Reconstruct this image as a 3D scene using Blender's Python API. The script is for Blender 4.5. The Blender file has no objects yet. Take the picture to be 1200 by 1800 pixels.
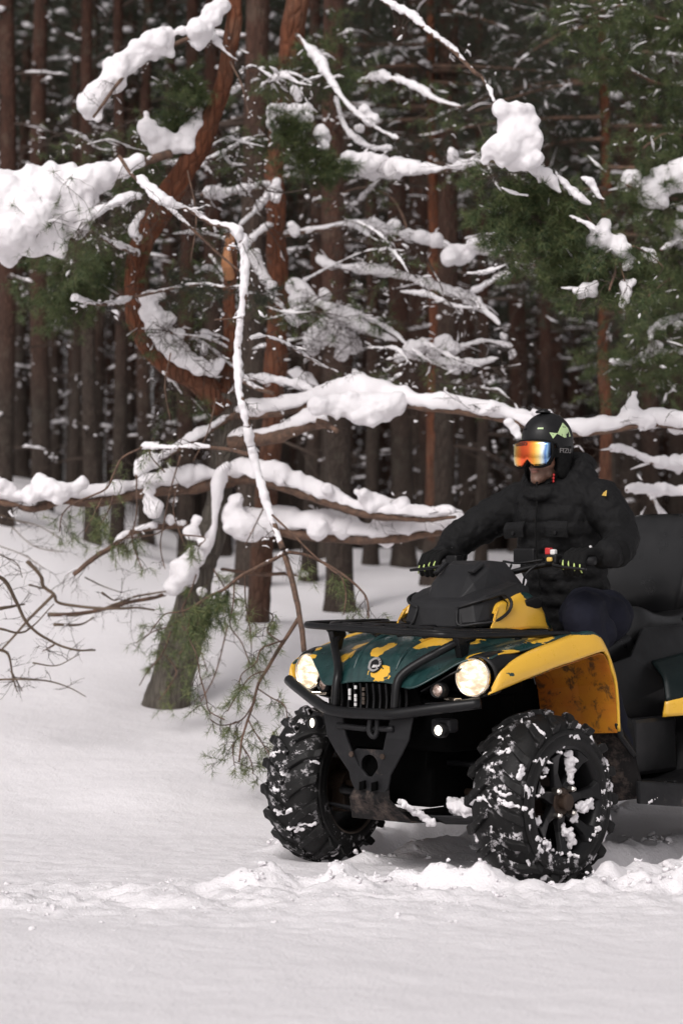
import bpy, bmesh, math, random
import numpy as np
from mathutils import Vector, Matrix, noise as mnoise
C = bpy.context.scene.collection
R = math.radians
F = 3604.0; CH = 1.15
PITCH = math.atan(125 / F)

# ---------------------------------------------------------------- camera, sky, sun, exposure
cam = bpy.data.cameras.new('camera')
camo = bpy.data.objects.new('camera', cam); C.objects.link(camo)
camo.location = (0, 0, CH)
camo.rotation_euler = (math.pi / 2 + PITCH, 0, 0)
cam.sensor_fit = 'VERTICAL'; cam.sensor_height = 36; cam.sensor_width = 24
cam.lens = 36 * F / 1800
cam.clip_start = .1; cam.clip_end = 2000
cam.dof.use_dof = True; cam.dof.focus_distance = 8.15; cam.dof.aperture_fstop = 2.6
bpy.context.scene.camera = camo

SUN_EL, SUN_AZ = R(42), R(208)
w = bpy.data.worlds.new('World'); bpy.context.scene.world = w
w.use_nodes = True
nt = w.node_tree; nt.nodes.clear()
sky = nt.nodes.new('ShaderNodeTexSky'); sky.sky_type = 'NISHITA'; sky.sun_disc = False
sky.sun_elevation = SUN_EL; sky.sun_rotation = SUN_AZ
sky.air_density = 1.0; sky.dust_density = 4.0; sky.ozone_density = 1.0
hs = nt.nodes.new('ShaderNodeHueSaturation'); hs.inputs['Saturation'].default_value = 0.10
mx = nt.nodes.new('ShaderNodeMix'); mx.data_type = 'RGBA'; mx.blend_type = 'MULTIPLY'
mx.inputs[0].default_value = 1.0; mx.inputs[7].default_value = (1.0, .965, .975, 1)
bg = nt.nodes.new('ShaderNodeBackground'); bg.inputs[1].default_value = 0.11
wo = nt.nodes.new('ShaderNodeOutputWorld')
nt.links.new(sky.outputs[0], hs.inputs['Color']); nt.links.new(hs.outputs[0], mx.inputs[6])
nt.links.new(mx.outputs[2], bg.inputs[0]); nt.links.new(bg.outputs[0], wo.inputs[0])

sl = bpy.data.lights.new('sun', 'SUN'); sl.energy = 1.0; sl.angle = R(24); sl.color = (1, .965, .94)
so = bpy.data.objects.new('sun', sl); C.objects.link(so)
# light comes from high behind the camera, a little from the left
d = Vector((math.sin(SUN_AZ) * math.cos(SUN_EL), math.cos(SUN_AZ) * math.cos(SUN_EL), math.sin(SUN_EL)))
so.rotation_euler = d.to_track_quat('Z', 'Y').to_euler()
vs = bpy.context.scene.view_settings
vs.view_transform = 'Standard'; vs.look = 'None'; vs.gamma = 1; vs.use_curve_mapping = False
vs.exposure = 0.16
bpy.context.scene.cycles.max_bounces = 6
bpy.context.scene.cycles.use_denoising = True

# ---------------------------------------------------------------- helpers
def ray(px, py):
    u = (px - 600) / F; v = (900 - py) / F
    return np.array([u, math.cos(PITCH) - v * math.sin(PITCH), math.sin(PITCH) + v * math.cos(PITCH)])
def W(px, py, dep):                       # a point of the place seen at (px, py), dep metres away
    r = ray(px, py); p = r * (dep / r[1]); p[2] += CH
    return p

def tag(o, label=None, cat=None, group=None, kind=None):
    if label: o['label'] = label
    if cat: o['category'] = cat
    if group: o['group'] = group
    if kind: o['kind'] = kind
    return o
def empty(name, loc=(0, 0, 0), rz=0):
    o = bpy.data.objects.new(name, None); C.objects.link(o)
    o.location = loc; o.rotation_euler = (0, 0, rz); o.empty_display_size = .2
    return o
def wmat(o):
    m = o.matrix_basis.copy()
    if o.parent: m = wmat(o.parent) @ o.matrix_parent_inverse @ m
    return m
def link(name, me, mat=None, parent=None, world=False):
    o = bpy.data.objects.new(name, me); C.objects.link(o)
    if mat is not None and len(me.materials) == 0: me.materials.append(mat)
    if parent is not None:
        o.parent = parent
        if world: o.matrix_parent_inverse = wmat(parent).inverted()
    return o
def npmesh(name, V, T, smooth=False, k=3):
    V = np.asarray(V, dtype=np.float32); T = np.asarray(T, dtype=np.int32)
    me = bpy.data.meshes.new(name)
    me.vertices.add(len(V)); me.vertices.foreach_set('co', V.ravel())
    me.loops.add(T.size); me.loops.foreach_set('vertex_index', T.ravel())
    n = len(T)
    me.polygons.add(n)
    me.polygons.foreach_set('loop_start', np.arange(0, T.size, k, dtype=np.int32))
    me.polygons.foreach_set('loop_total', np.full(n, k, dtype=np.int32))
    if smooth: me.polygons.foreach_set('use_smooth', np.ones(n, dtype=bool))
    me.update(calc_edges=True); me.validate()
    return me
class MB:
    def __init__(s): s.v = []; s.f = []
    def add(s, v, f):
        b = len(s.v); s.v += [tuple(p) for p in v]; s.f += [tuple(i + b for i in q) for q in f]
        return s
    def box(s, c, d, rot=None):
        h = [x / 2 for x in d]
        v = [Vector((x * h[0], y * h[1], z * h[2])) for x in (-1, 1) for y in (-1, 1) for z in (-1, 1)]
        if rot is not None: v = [rot @ p for p in v]
        v = [p + Vector(c) for p in v]
        return s.add(v, [(0, 1, 3, 2), (4, 6, 7, 5), (0, 4, 5, 1), (2, 3, 7, 6), (0, 2, 6, 4), (1, 5, 7, 3)])
    def tube(s, pts, r, seg=10, sm=0, cap=True):
        pts = [Vector(p) for p in pts]
        rs = list(r) if hasattr(r, '__len__') else [r] * len(pts)
        if sm: pts, rs = smoothpath(pts, rs, sm)
        n = len(pts); v = []; f = []
        t = (pts[1] - pts[0]).normalized()
        a = t.orthogonal().normalized()
        for i, p in enumerate(pts):
            t2 = (pts[min(i + 1, n - 1)] - pts[max(i - 1, 0)])
            if t2.length < 1e-9: t2 = t
            t2 = t2.normalized()
            a = (a - t2 * a.dot(t2)).normalized(); b = t2.cross(a)
            for k in range(seg):
                an = 2 * math.pi * k / seg
                v.append(p + (a * math.cos(an) + b * math.sin(an)) * rs[i])
        for i in range(n - 1):
            for k in range(seg):
                k2 = (k + 1) % seg
                f.append((i * seg + k, i * seg + k2, (i + 1) * seg + k2, (i + 1) * seg + k))
        if cap:
            f.append(tuple(range(seg))[::-1]); f.append(tuple((n - 1) * seg + k for k in range(seg)))
        return s.add(v, f)
    def lathe(s, prof, c=(0, 0, 0), axis=(0, 1, 0), seg=48, closed=False, a0=0, a1=2 * math.pi):
        ax = Vector(axis).normalized(); u = ax.orthogonal().normalized(); w_ = ax.cross(u); c = Vector(c)
        full = abs(a1 - a0 - 2 * math.pi) < 1e-6; m = seg if full else seg + 1
        v = []; n = len(prof)
        for (h, r) in prof:
            for k in range(m):
                an = a0 + (a1 - a0) * k / seg
                v.append(c + ax * h + (u * math.cos(an) + w_ * math.sin(an)) * r)
        f = []
        for i in range(n if closed else n - 1):
            j = (i + 1) % n
            for k in range(seg):
                k2 = (k + 1) % m
                f.append((i * m + k, i * m + k2, j * m + k2, j * m + k))
        return s.add(v, f)
    def grid(s, rows, closed=False):
        n = len(rows[0]); v = [p for r in rows for p in r]; f = []
        for i in range(len(rows) - 1):
            for k in range(n if closed else n - 1):
                k2 = (k + 1) % n
                f.append((i * n + k, i * n + k2, (i + 1) * n + k2, (i + 1) * n + k))
        return s.add(v, f)
    def prism(s, poly, h, M=None):                # polygon in local XY, thickness h along Z, placed by M
        n = len(poly)
        v = [Vector((p[0], p[1], z)) for z in (-h / 2, h / 2) for p in poly]
        if M is not None: v = [M @ p for p in v]
        return s.add(v, [tuple(range(n))[::-1], tuple(range(n, 2 * n))] + [(k, (k + 1) % n, (k + 1) % n + n, k + n) for k in range(n)])
    def mesh(s, name, smooth=False):
        me = bpy.data.meshes.new(name); me.from_pydata([tuple(p) for p in s.v], [], s.f)
        if smooth: me.polygons.foreach_set('use_smooth', [True] * len(me.polygons))
        me.update(); return me
    def build(s, name, mat, parent=None, smooth=False, bevel=0, sub=0, solid=0, fix=True, world=False, off=-1):
        me = s.mesh(name, smooth)
        if fix:
            bm = bmesh.new(); bm.from_mesh(me); bmesh.ops.recalc_face_normals(bm, faces=bm.faces); bm.to_mesh(me); bm.free()
        o = link(name, me, mat, parent, world)
        if solid:
            m = o.modifiers.new('t', 'SOLIDIFY'); m.thickness = solid; m.offset = off
        if bevel:
            m = o.modifiers.new('b', 'BEVEL'); m.width = bevel; m.segments = 2; m.limit_method = 'ANGLE'; m.angle_limit = R(35)
        if sub:
            m = o.modifiers.new('s', 'SUBSURF'); m.levels = sub; m.render_levels = sub
            me.polygons.foreach_set('use_smooth', [True] * len(me.polygons))
        return o
def smoothpath(pts, rs, k):
    P = [pts[0] * 2 - pts[1]] + pts + [pts[-1] * 2 - pts[-2]]; out = []; ro = []
    for i in range(1, len(P) - 2):
        for j in range(k):
            t = j / k
            out.append(.5 * ((2 * P[i]) + (-P[i - 1] + P[i + 1]) * t + (2 * P[i - 1] - 5 * P[i] + 4 * P[i + 1] - P[i + 2]) * t * t + (-P[i - 1] + 3 * P[i] - 3 * P[i + 1] + P[i + 2]) * t ** 3))
            ro.append(rs[i - 1] * (1 - t) + rs[i] * t)
    out.append(pts[-1]); ro.append(rs[-1])
    return out, ro

def ico(sub):
    bm = bmesh.new(); bmesh.ops.create_icosphere(bm, subdivisions=sub, radius=1)
    V = np.array([v.co[:] for v in bm.verts]); T = np.array([[v.index for v in f.verts] for f in bm.faces]); bm.free()
    return V, T
ICO = {k: ico(k) for k in (1, 2, 3)}
def spheres(cen, rad, sub=2, jit=0, rng=None):
    """cen Nx3, rad N or Nx3 -> verts, tris of N spheres"""
    V0, T0 = ICO[sub]; cen = np.asarray(cen, float); rad = np.asarray(rad, float)
    if rad.ndim == 1: rad = rad[:, None].repeat(3, 1)
    V = V0[None] * rad[:, None, :]
    if jit: V = V * (1 + jit * rng.uniform(-1, 1, (len(cen), len(V0), 1)))
    V = V + cen[:, None, :]
    T = T0[None] + (np.arange(len(cen)) * len(V0))[:, None, None]
    return V.reshape(-1, 3), T.reshape(-1, 3)
_tex = {}
def clouds(size, depth=2):
    if (size, depth) not in _tex:
        t = bpy.data.textures.new('clouds', 'CLOUDS'); t.noise_scale = size; t.noise_depth = depth; _tex[(size, depth)] = t
    return _tex[(size, depth)]
def blob_obj(name, cen, rad, mat, parent=None, voxel=.012, smooth=4, disp=0, dsize=.05, world=False, sub=2):
    """one continuous skin round many spheres"""
    V, T = spheres(cen, rad, sub)
    me = npmesh(name, V, T, True)
    o = link(name, me, mat, parent, world)
    m = o.modifiers.new('r', 'REMESH'); m.mode = 'VOXEL'; m.voxel_size = voxel; m.use_smooth_shade = True
    if smooth:
        m = o.modifiers.new('s', 'SMOOTH'); m.iterations = smooth; m.factor = .5
    if disp and disp > .02:
        m = o.modifiers.new('e', 'DISPLACE'); m.texture = clouds(dsize * .3); m.strength = disp * .22; m.mid_level = .5; m.texture_coords = 'GLOBAL' if world else 'LOCAL'
    if disp:
        m = o.modifiers.new('d', 'DISPLACE'); m.texture = clouds(dsize); m.strength = disp; m.mid_level = .5; m.texture_coords = 'GLOBAL' if world else 'LOCAL'
    return o
def chain(pts, rs, step=.35):
    """spheres closely spaced along a polyline"""
    c = []; r = []
    for i in range(len(pts) - 1):
        a = np.array(pts[i], float); b = np.array(pts[i + 1], float)
        ra, rb = np.array(rs[i], float), np.array(rs[i + 1], float)
        L = np.linalg.norm(b - a); n = max(1, int(L / (step * float(min(np.min(ra), np.min(rb))))))
        for k in range(n + (i == len(pts) - 2)):
            t = k / n; c.append(a + (b - a) * t); q = ra + (rb - ra) * t
            r.append(q if q.ndim else np.array([q] * 3))
    return c, r

# ---------------------------------------------------------------- materials
def mat(name, col=(.5, .5, .5), rough=.6, metal=0, spec=.5, coat=0):
    m = bpy.data.materials.new(name); m.use_nodes = True
    p = m.node_tree.nodes['Principled BSDF']
    p.inputs['Base Color'].default_value = (*col, 1); p.inputs['Roughness'].default_value = rough
    p.inputs['Metallic'].default_value = metal; p.inputs['Specular IOR Level'].default_value = spec
    p.inputs['Coat Weight'].default_value = coat
    return m
def nd(m, t, **k):
    n = m.node_tree.nodes.new(t)
    for a, b in k.items(): setattr(n, a, b)
    return n
def lk(m, a, b): m.node_tree.links.new(a, b)
def PR(m): return m.node_tree.nodes['Principled BSDF']
def noise_n(m, scale, detail=4, rough=.6, coord='Object', stretch=None, dist=0):
    tc = nd(m, 'ShaderNodeTexCoord'); n = nd(m, 'ShaderNodeTexNoise')
    n.inputs['Scale'].default_value = scale; n.inputs['Detail'].default_value = detail; n.inputs['Roughness'].default_value = rough
    n.inputs['Distortion'].default_value = dist
    src = tc.outputs[coord]
    if stretch:
        mp = nd(m, 'ShaderNodeMapping'); mp.inputs['Scale'].default_value = stretch; lk(m, src, mp.inputs[0]); src = mp.outputs[0]
    lk(m, src, n.inputs['Vector']); return n.outputs['Fac']
def ramp(m, fac, stops, interp='LINEAR'):
    r = nd(m, 'ShaderNodeValToRGB'); cr = r.color_ramp; cr.interpolation = interp
    while len(cr.elements) < len(stops): cr.elements.new(.5)
    for e, (p, c) in zip(cr.elements, stops):
        e.position = p; e.color = (*c, 1) if hasattr(c, '__len__') else (c, c, c, 1)
    lk(m, fac, r.inputs[0]); return r.outputs[0]
def mixc(m, fac, a, b):
    x = nd(m, 'ShaderNodeMix', data_type='RGBA')
    if isinstance(fac, (int, float)): x.inputs[0].default_value = fac
    else: lk(m, fac, x.inputs[0])
    for i, q in ((6, a), (7, b)):
        if hasattr(q, 'links') or hasattr(q, 'is_linked'): lk(m, q, x.inputs[i])
        else: x.inputs[i].default_value = (*q, 1)
    return x.outputs[2]
def bump(m, h, strength=.3, dist=.01):
    b = nd(m, 'ShaderNodeBump'); b.inputs['Strength'].default_value = strength; b.inputs['Distance'].default_value = dist
    lk(m, h, b.inputs['Height']); lk(m, b.outputs[0], PR(m).inputs['Normal']); return b
def math_n(m, op, a, b=None, clamp=False):
    n = nd(m, 'ShaderNodeMath', operation=op); n.use_clamp = clamp
    for i, q in ((0, a), (1, b)):
        if q is None: continue
        if isinstance(q, (int, float)): n.inputs[i].default_value = q
        else: lk(m, q, n.inputs[i])
    return n.outputs[0]

M = {}
def snow_mat(name, bs, bd, scale):
    m = mat(name, (.83, .80, .82), .75, spec=.25)
    n1 = noise_n(m, scale, 6, .65); n2 = noise_n(m, scale * 9, 3, .6)
    h = math_n(m, 'ADD', n1, math_n(m, 'MULTIPLY', n2, .35))
    bump(m, h, bs, bd)
    lk(m, mixc(m, n2, (.81, .78, .80), (.87, .848, .858)), PR(m).inputs['Base Color'])
    return m
M['snow'] = snow_mat('ground_snow', .6, .02, 9)
M['snowcap'] = snow_mat('branch_snow', .35, .008, 26)
M['snowcold'] = snow_mat('packed_snow', .5, .006, 60)
def bark_mat(name, lo, hi, split, scale=1.0, rnd=-2.0):
    m = mat(name, lo, .9, spec=.2)
    tc = nd(m, 'ShaderNodeTexCoord'); oi = nd(m, 'ShaderNodeObjectInfo')
    sp = nd(m, 'ShaderNodeSeparateXYZ'); lk(m, tc.outputs['Object'], sp.inputs[0])
    n = noise_n(m, 14 * scale, 5, .7, stretch=(1, 1, .22)); nb = noise_n(m, 2.2 * scale, 3, .6, stretch=(1, 1, .4))
    v = nd(m, 'ShaderNodeTexVoronoi', feature='DISTANCE_TO_EDGE'); v.inputs['Scale'].default_value = 26 * scale
    mp = nd(m, 'ShaderNodeMapping'); mp.inputs['Scale'].default_value = (1, 1, .28); lk(m, tc.outputs['Object'], mp.inputs[0]); lk(m, mp.outputs[0], v.inputs['Vector'])
    zz = math_n(m, 'ADD', sp.outputs['Z'], math_n(m, 'MULTIPLY', nb, 1.6))
    zz = math_n(m, 'ADD', zz, math_n(m, 'MULTIPLY', oi.outputs['Random'], rnd))
    zf = math_n(m, 'MULTIPLY', math_n(m, 'SUBTRACT', zz, split - .6), .45, True)
    base = mixc(m, zf, lo, hi)
    dark = mixc(m, n, (.018, .014, .012), base)
    dark = mixc(m, ramp(m, v.outputs['Distance'], [(0, .45), (.12, 1)]), mixc(m, .5, dark, (.015, .01, .008)), dark)
    g = ramp(m, noise_n(m, 3.3, 4, .7), [(.52, 0), (.7, .45)])
    lk(m, mixc(m, g, dark, mixc(m, .5, base, (.12, .125, .10))), PR(m).inputs['Base Color'])
    bump(m, math_n(m, 'ADD', n, ramp(m, v.outputs['Distance'], [(0, 0), (.2, 1)])), .9, .012)
    return m
M['bark'] = bark_mat('forest_bark', (.098, .074, .060), (.132, .062, .042), 2.2)
M['bark_red'] = bark_mat('red_pine_bark', (.11, .08, .062), (.255, .088, .042), 1.9, rnd=0.0)
M['bark_grey'] = bark_mat('grey_pine_bark', (.20, .175, .145), (.17, .14, .115), 8)
M['twig'] = mat('twig_bark', (.05, .036, .028), .85)
lk(M['twig'], mixc(M['twig'], noise_n(M['twig'], 30), (.022, .017, .014), (.085, .055, .04)), PR(M['twig']).inputs['Base Color'])
M['branch'] = mat('branch_bark', (.13, .075, .05), .85)
lk(M['branch'], mixc(M['branch'], ramp(M['branch'], noise_n(M['branch'], 22, 5, .7), [(.3, 0), (.7, 1)]), (.05, .034, .028), (.20, .115, .075)), PR(M['branch']).inputs['Base Color'])
bump(M['branch'], noise_n(M['branch'], 60), .6, .004)
M['drywood'] = mat('dry_branch', (.14, .10, .07), .85)
lk(M['drywood'], mixc(M['drywood'], noise_n(M['drywood'], 12), (.07, .045, .032), (.21, .155, .105)), PR(M['drywood']).inputs['Base Color'])
M['fresh_wood'] = mat('torn_wood', (.42, .19, .085), .7)
def needle_mat(name, a, b, c):
    m = mat(name, a, .6, spec=.3)
    oi = noise_n(m, 5, 2); o2 = noise_n(m, 45, 1)
    lk(m, mixc(m, ramp(m, o2, [(.45, 0), (.75, 1)]), mixc(m, ramp(m, oi, [(.35, 0), (.65, 1)]), a, b), c), PR(m).inputs['Base Color'])
    PR(m).inputs['Subsurface Weight'].default_value = 0
    return m
M['needles'] = needle_mat('pine_needles', (.045, .075, .032), (.075, .10, .035), (.16, .17, .07))
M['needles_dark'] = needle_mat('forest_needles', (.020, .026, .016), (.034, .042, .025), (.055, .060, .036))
M['needles_pale'] = needle_mat('drooping_needles', (.085, .12, .05), (.14, .17, .065), (.26, .27, .12))

# ---------------------------------------------------------------- numpy noise
_rs = np.random.RandomState(7); _G = _rs.rand(256, 256)
def vnoise(x, y):
    xi = np.floor(x).astype(int); yi = np.floor(y).astype(int); xf = x - xi; yf = y - yi
    xf = xf * xf * (3 - 2 * xf); yf = yf * yf * (3 - 2 * yf)
    g = lambda a, b: _G[a % 256, b % 256]
    return (g(xi, yi) * (1 - xf) + g(xi + 1, yi) * xf) * (1 - yf) + (g(xi, yi + 1) * (1 - xf) + g(xi + 1, yi + 1) * xf) * yf
def fbm(x, y, o=4, p=.5):
    s = 0; a = 1; t = 0
    for i in range(o):
        s = s + a * vnoise(x * 2 ** i + 17 * i, y * 2 ** i + 31 * i); t += a; a *= p
    return s / t - .5
def sstep(a, b, x):
    t = np.clip((x - a) / (b - a), 0, 1); return t * t * (3 - 2 * t)
# the quad bike's own frame on the ground
TH = R(229); OX, OY = .352, 8.154
FX, FY = math.cos(TH), math.sin(TH); LX, LY = -FY, FX
# ---------------------------------------------------------------- ground
YS = [-60, 0, 4.5, 5.6, 6.6, 7.3, 7.7, 9.2, 9.7, 10.6, 12.3, 14, 16, 20, 28, 45, 100, 420]
ZS = [.16, .13, .10, .085, .07, .06, .03, .03, .07, .21, .45, .83, 1.09, 1.36, 1.55, 1.8, 2.4, 7]
def ground_z(x, y, fine=True):
    x = np.asarray(x, float); y = np.asarray(y, float)
    yy = y + .35 * fbm(x * .35 + 3, y * .2 + 9, 2)* sstep(9.5, 12, y)
    z = np.interp(yy, YS, ZS)
    z = z + 1.0 * sstep(-1.2, -4.5, x) * sstep(13.5, 19, y)
    z = z + .30 * fbm(x * .45 + 5, y * .45, 3) * sstep(10, 14, y) + .05 * fbm(x * .9, y * .9 + 4, 3) * sstep(9.2, 10.5, y)
    z = z + .035 * fbm(x * 1.2 + 2, y * 1.6, 3)
    # low mound left of the front wheel
    z = z + .05 * np.exp(-((x + .95) / .35) ** 2 - ((y - 10.0) / .35) ** 2)
    # the bike's frame
    u = (x - OX) * FX + (y - OY) * FY; v = (x - OX) * LX + (y - OY) * LY
    back = sstep(.20, -.05, u)
    if fine:
        nz = fbm(x * 7, y * 7, 4)
        for c in (.54, -.54):
            dv = np.abs(v - c)
            rut = sstep(.20, .12, dv) * back
            z = z - rut * .085 + (np.exp(-((dv - .24) / .07) ** 2)) * back * (.035 + .12 * nz) * sstep(10.5, 9.6, y)
        tread = np.abs(((u * 9) % 1.0) - .5) * 2
        z = z + back * sstep(.14, .08, np.minimum(np.abs(v - .54), np.abs(v + .54))) * tread * .015
        # churned edge in front of the wheels
        rid = np.exp(-((y - 7.42 - .10 * fbm(x * 2.2, 3 + 0 * y, 2)) / .11) ** 2) * sstep(-.75, -.25, x)
        z = z + rid * (.045 - .02 * np.exp(-((x - .78) / .2) ** 2) + .17 * np.maximum(fbm(x * 8, y * 8, 4), -.2))
        # long band of old churned snow running off to the left
        yb = 7.25 + .12 * np.clip(x, -9, 9)
        band = np.exp(-((y - yb) / .42) ** 2)
        z = z + band * (.11 * fbm(x * 6 + 3, y * 7, 5, .66))
        z = z + .018 * fbm(x * 14, y * 14, 4, .6) * sstep(10, 8, y) * sstep(5.8, 6.6, y + .5 * fbm(x, y, 2)) + .006 * fbm(x * 10, y * 10, 3)
        # wheels press into the snow
        for c in (.54, -.54):
            z = np.minimum(z, np.where(((u) ** 2 + ((v - c) * 1.3) ** 2) < .05, .015, 9))
    return z
def axis(lo, hi, step, far_lo, far_hi, g=1.09):
    a = list(np.arange(lo, hi, step)); s = step; x = hi; up = []
    while x < far_hi: up.append(x); s *= g; x += s
    up.append(far_hi); s = step; x = lo - step; dn = []
    while x > far_lo: dn.append(x); s *= g; x -= s
    dn.append(far_lo)
    return np.array(dn[::-1] + a + up)
gx = axis(-2.2, 2.4, .018, -420, 420); gy = axis(5.2, 10.6, .018, -60, 420, 1.045)
X, Y = np.meshgrid(gx, gy); Z = ground_z(X, Y)
nx, ny = len(gx), len(gy)
idx = np.arange(nx * ny).reshape(ny, nx)
Q = np.stack([idx[:-1, :-1], idx[:-1, 1:], idx[1:, 1:], idx[1:, :-1]], -1).reshape(-1, 4)
me = npmesh('snowy_ground', np.stack([X.ravel(), Y.ravel(), Z.ravel()], 1), Q, True, 4)
tag(link('snowy_ground', me, M['snow']), kind='structure')

# loose lumps thrown up by the wheels
rng = np.random.RandomState(3)
cs = []; rr = []
def scatter(n, fx, fy, r0, r1, pw=3.0):
    x = fx(n); y = fy(n, x); r = r0 + (r1 - r0) * rng.rand(n) ** pw
    for a, b_, q in zip(x, y, r):
        z = float(ground_z(a, b_))
        for k in range(rng.randint(2, 6)):
            w_ = q * rng.uniform(.35, .9); o_ = rng.normal(size=3) * q * .8
            cs.append((a + o_[0], b_ + o_[1], z + abs(o_[2]) * .5 - q * .15)); rr.append((w_ * rng.uniform(.7, 1.3), w_ * rng.uniform(.7, 1.3), w_ * rng.uniform(.5, 1)))
scatter(520, lambda n: rng.uniform(-.45, 1.75, n), lambda n, x: rng.normal(7.46, .075, n), .004, .019)
scatter(260, lambda n: rng.uniform(-.4, 1.9, n), lambda n, x: rng.uniform(7.6, 9.3, n), .004, .022)
u = rng.uniform(-2.2, .1, 330); v = rng.choice([-.8, -.3, .3, .8], 330) + rng.normal(0, .05, 330)
xx = OX + u * FX + v * LX; yy_ = OY + u * FY + v * LY; it = iter(zip(xx, yy_))
scatter(330, lambda n: xx, lambda n, x: yy_, .005, .026)
lump = blob_obj('snow_lumps', cs, rr, M['snow'], voxel=.0065, smooth=1, disp=.012, dsize=.018, sub=1)
tag(lump, 'crumbled snow thrown up along the wheel tracks', 'snow lumps', kind='stuff')
cs = []; rr = []
scatter(500, lambda n: rng.uniform(-2.2, .6, n), lambda n, x: rng.normal(7.2, .30, n) + .12 * x, .003, .012)
V, T = spheres(cs, rr, 1, .3, rng)
tag(link('snow_crumbs', npmesh('snow_crumbs', V, T, True), M['snow']), 'small crumbs scattered over the old track in front', 'snow crumbs', kind='stuff')

# ---------------------------------------------------------------- foliage tools
def needle_tris(cen, dirs, n, L, wd, spread, rng, fwd=.6):
    """n slim blades round each centre, leaning along its direction"""
    cen = np.repeat(np.asarray(cen), n, 0); dr = np.repeat(np.asarray(dirs), n, 0)
    N = len(cen)
    rd = rng.normal(size=(N, 3)); rd /= np.linalg.norm(rd, axis=1)[:, None]
    d = dr * fwd + rd * spread; d /= np.linalg.norm(d, axis=1)[:, None]
    start = cen + dr * rng.uniform(-.6, .5, (N, 1)) * L * .9
    s = np.cross(d, rng.normal(size=(N, 3))); s /= np.linalg.norm(s, axis=1)[:, None]
    l = L * rng.uniform(.6, 1.15, (N, 1))
    V = np.stack([start + s * wd / 2, start - s * wd / 2, start + d * l], 1).reshape(-1, 3)
    return V, np.arange(3 * N).reshape(-1, 3)

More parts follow.
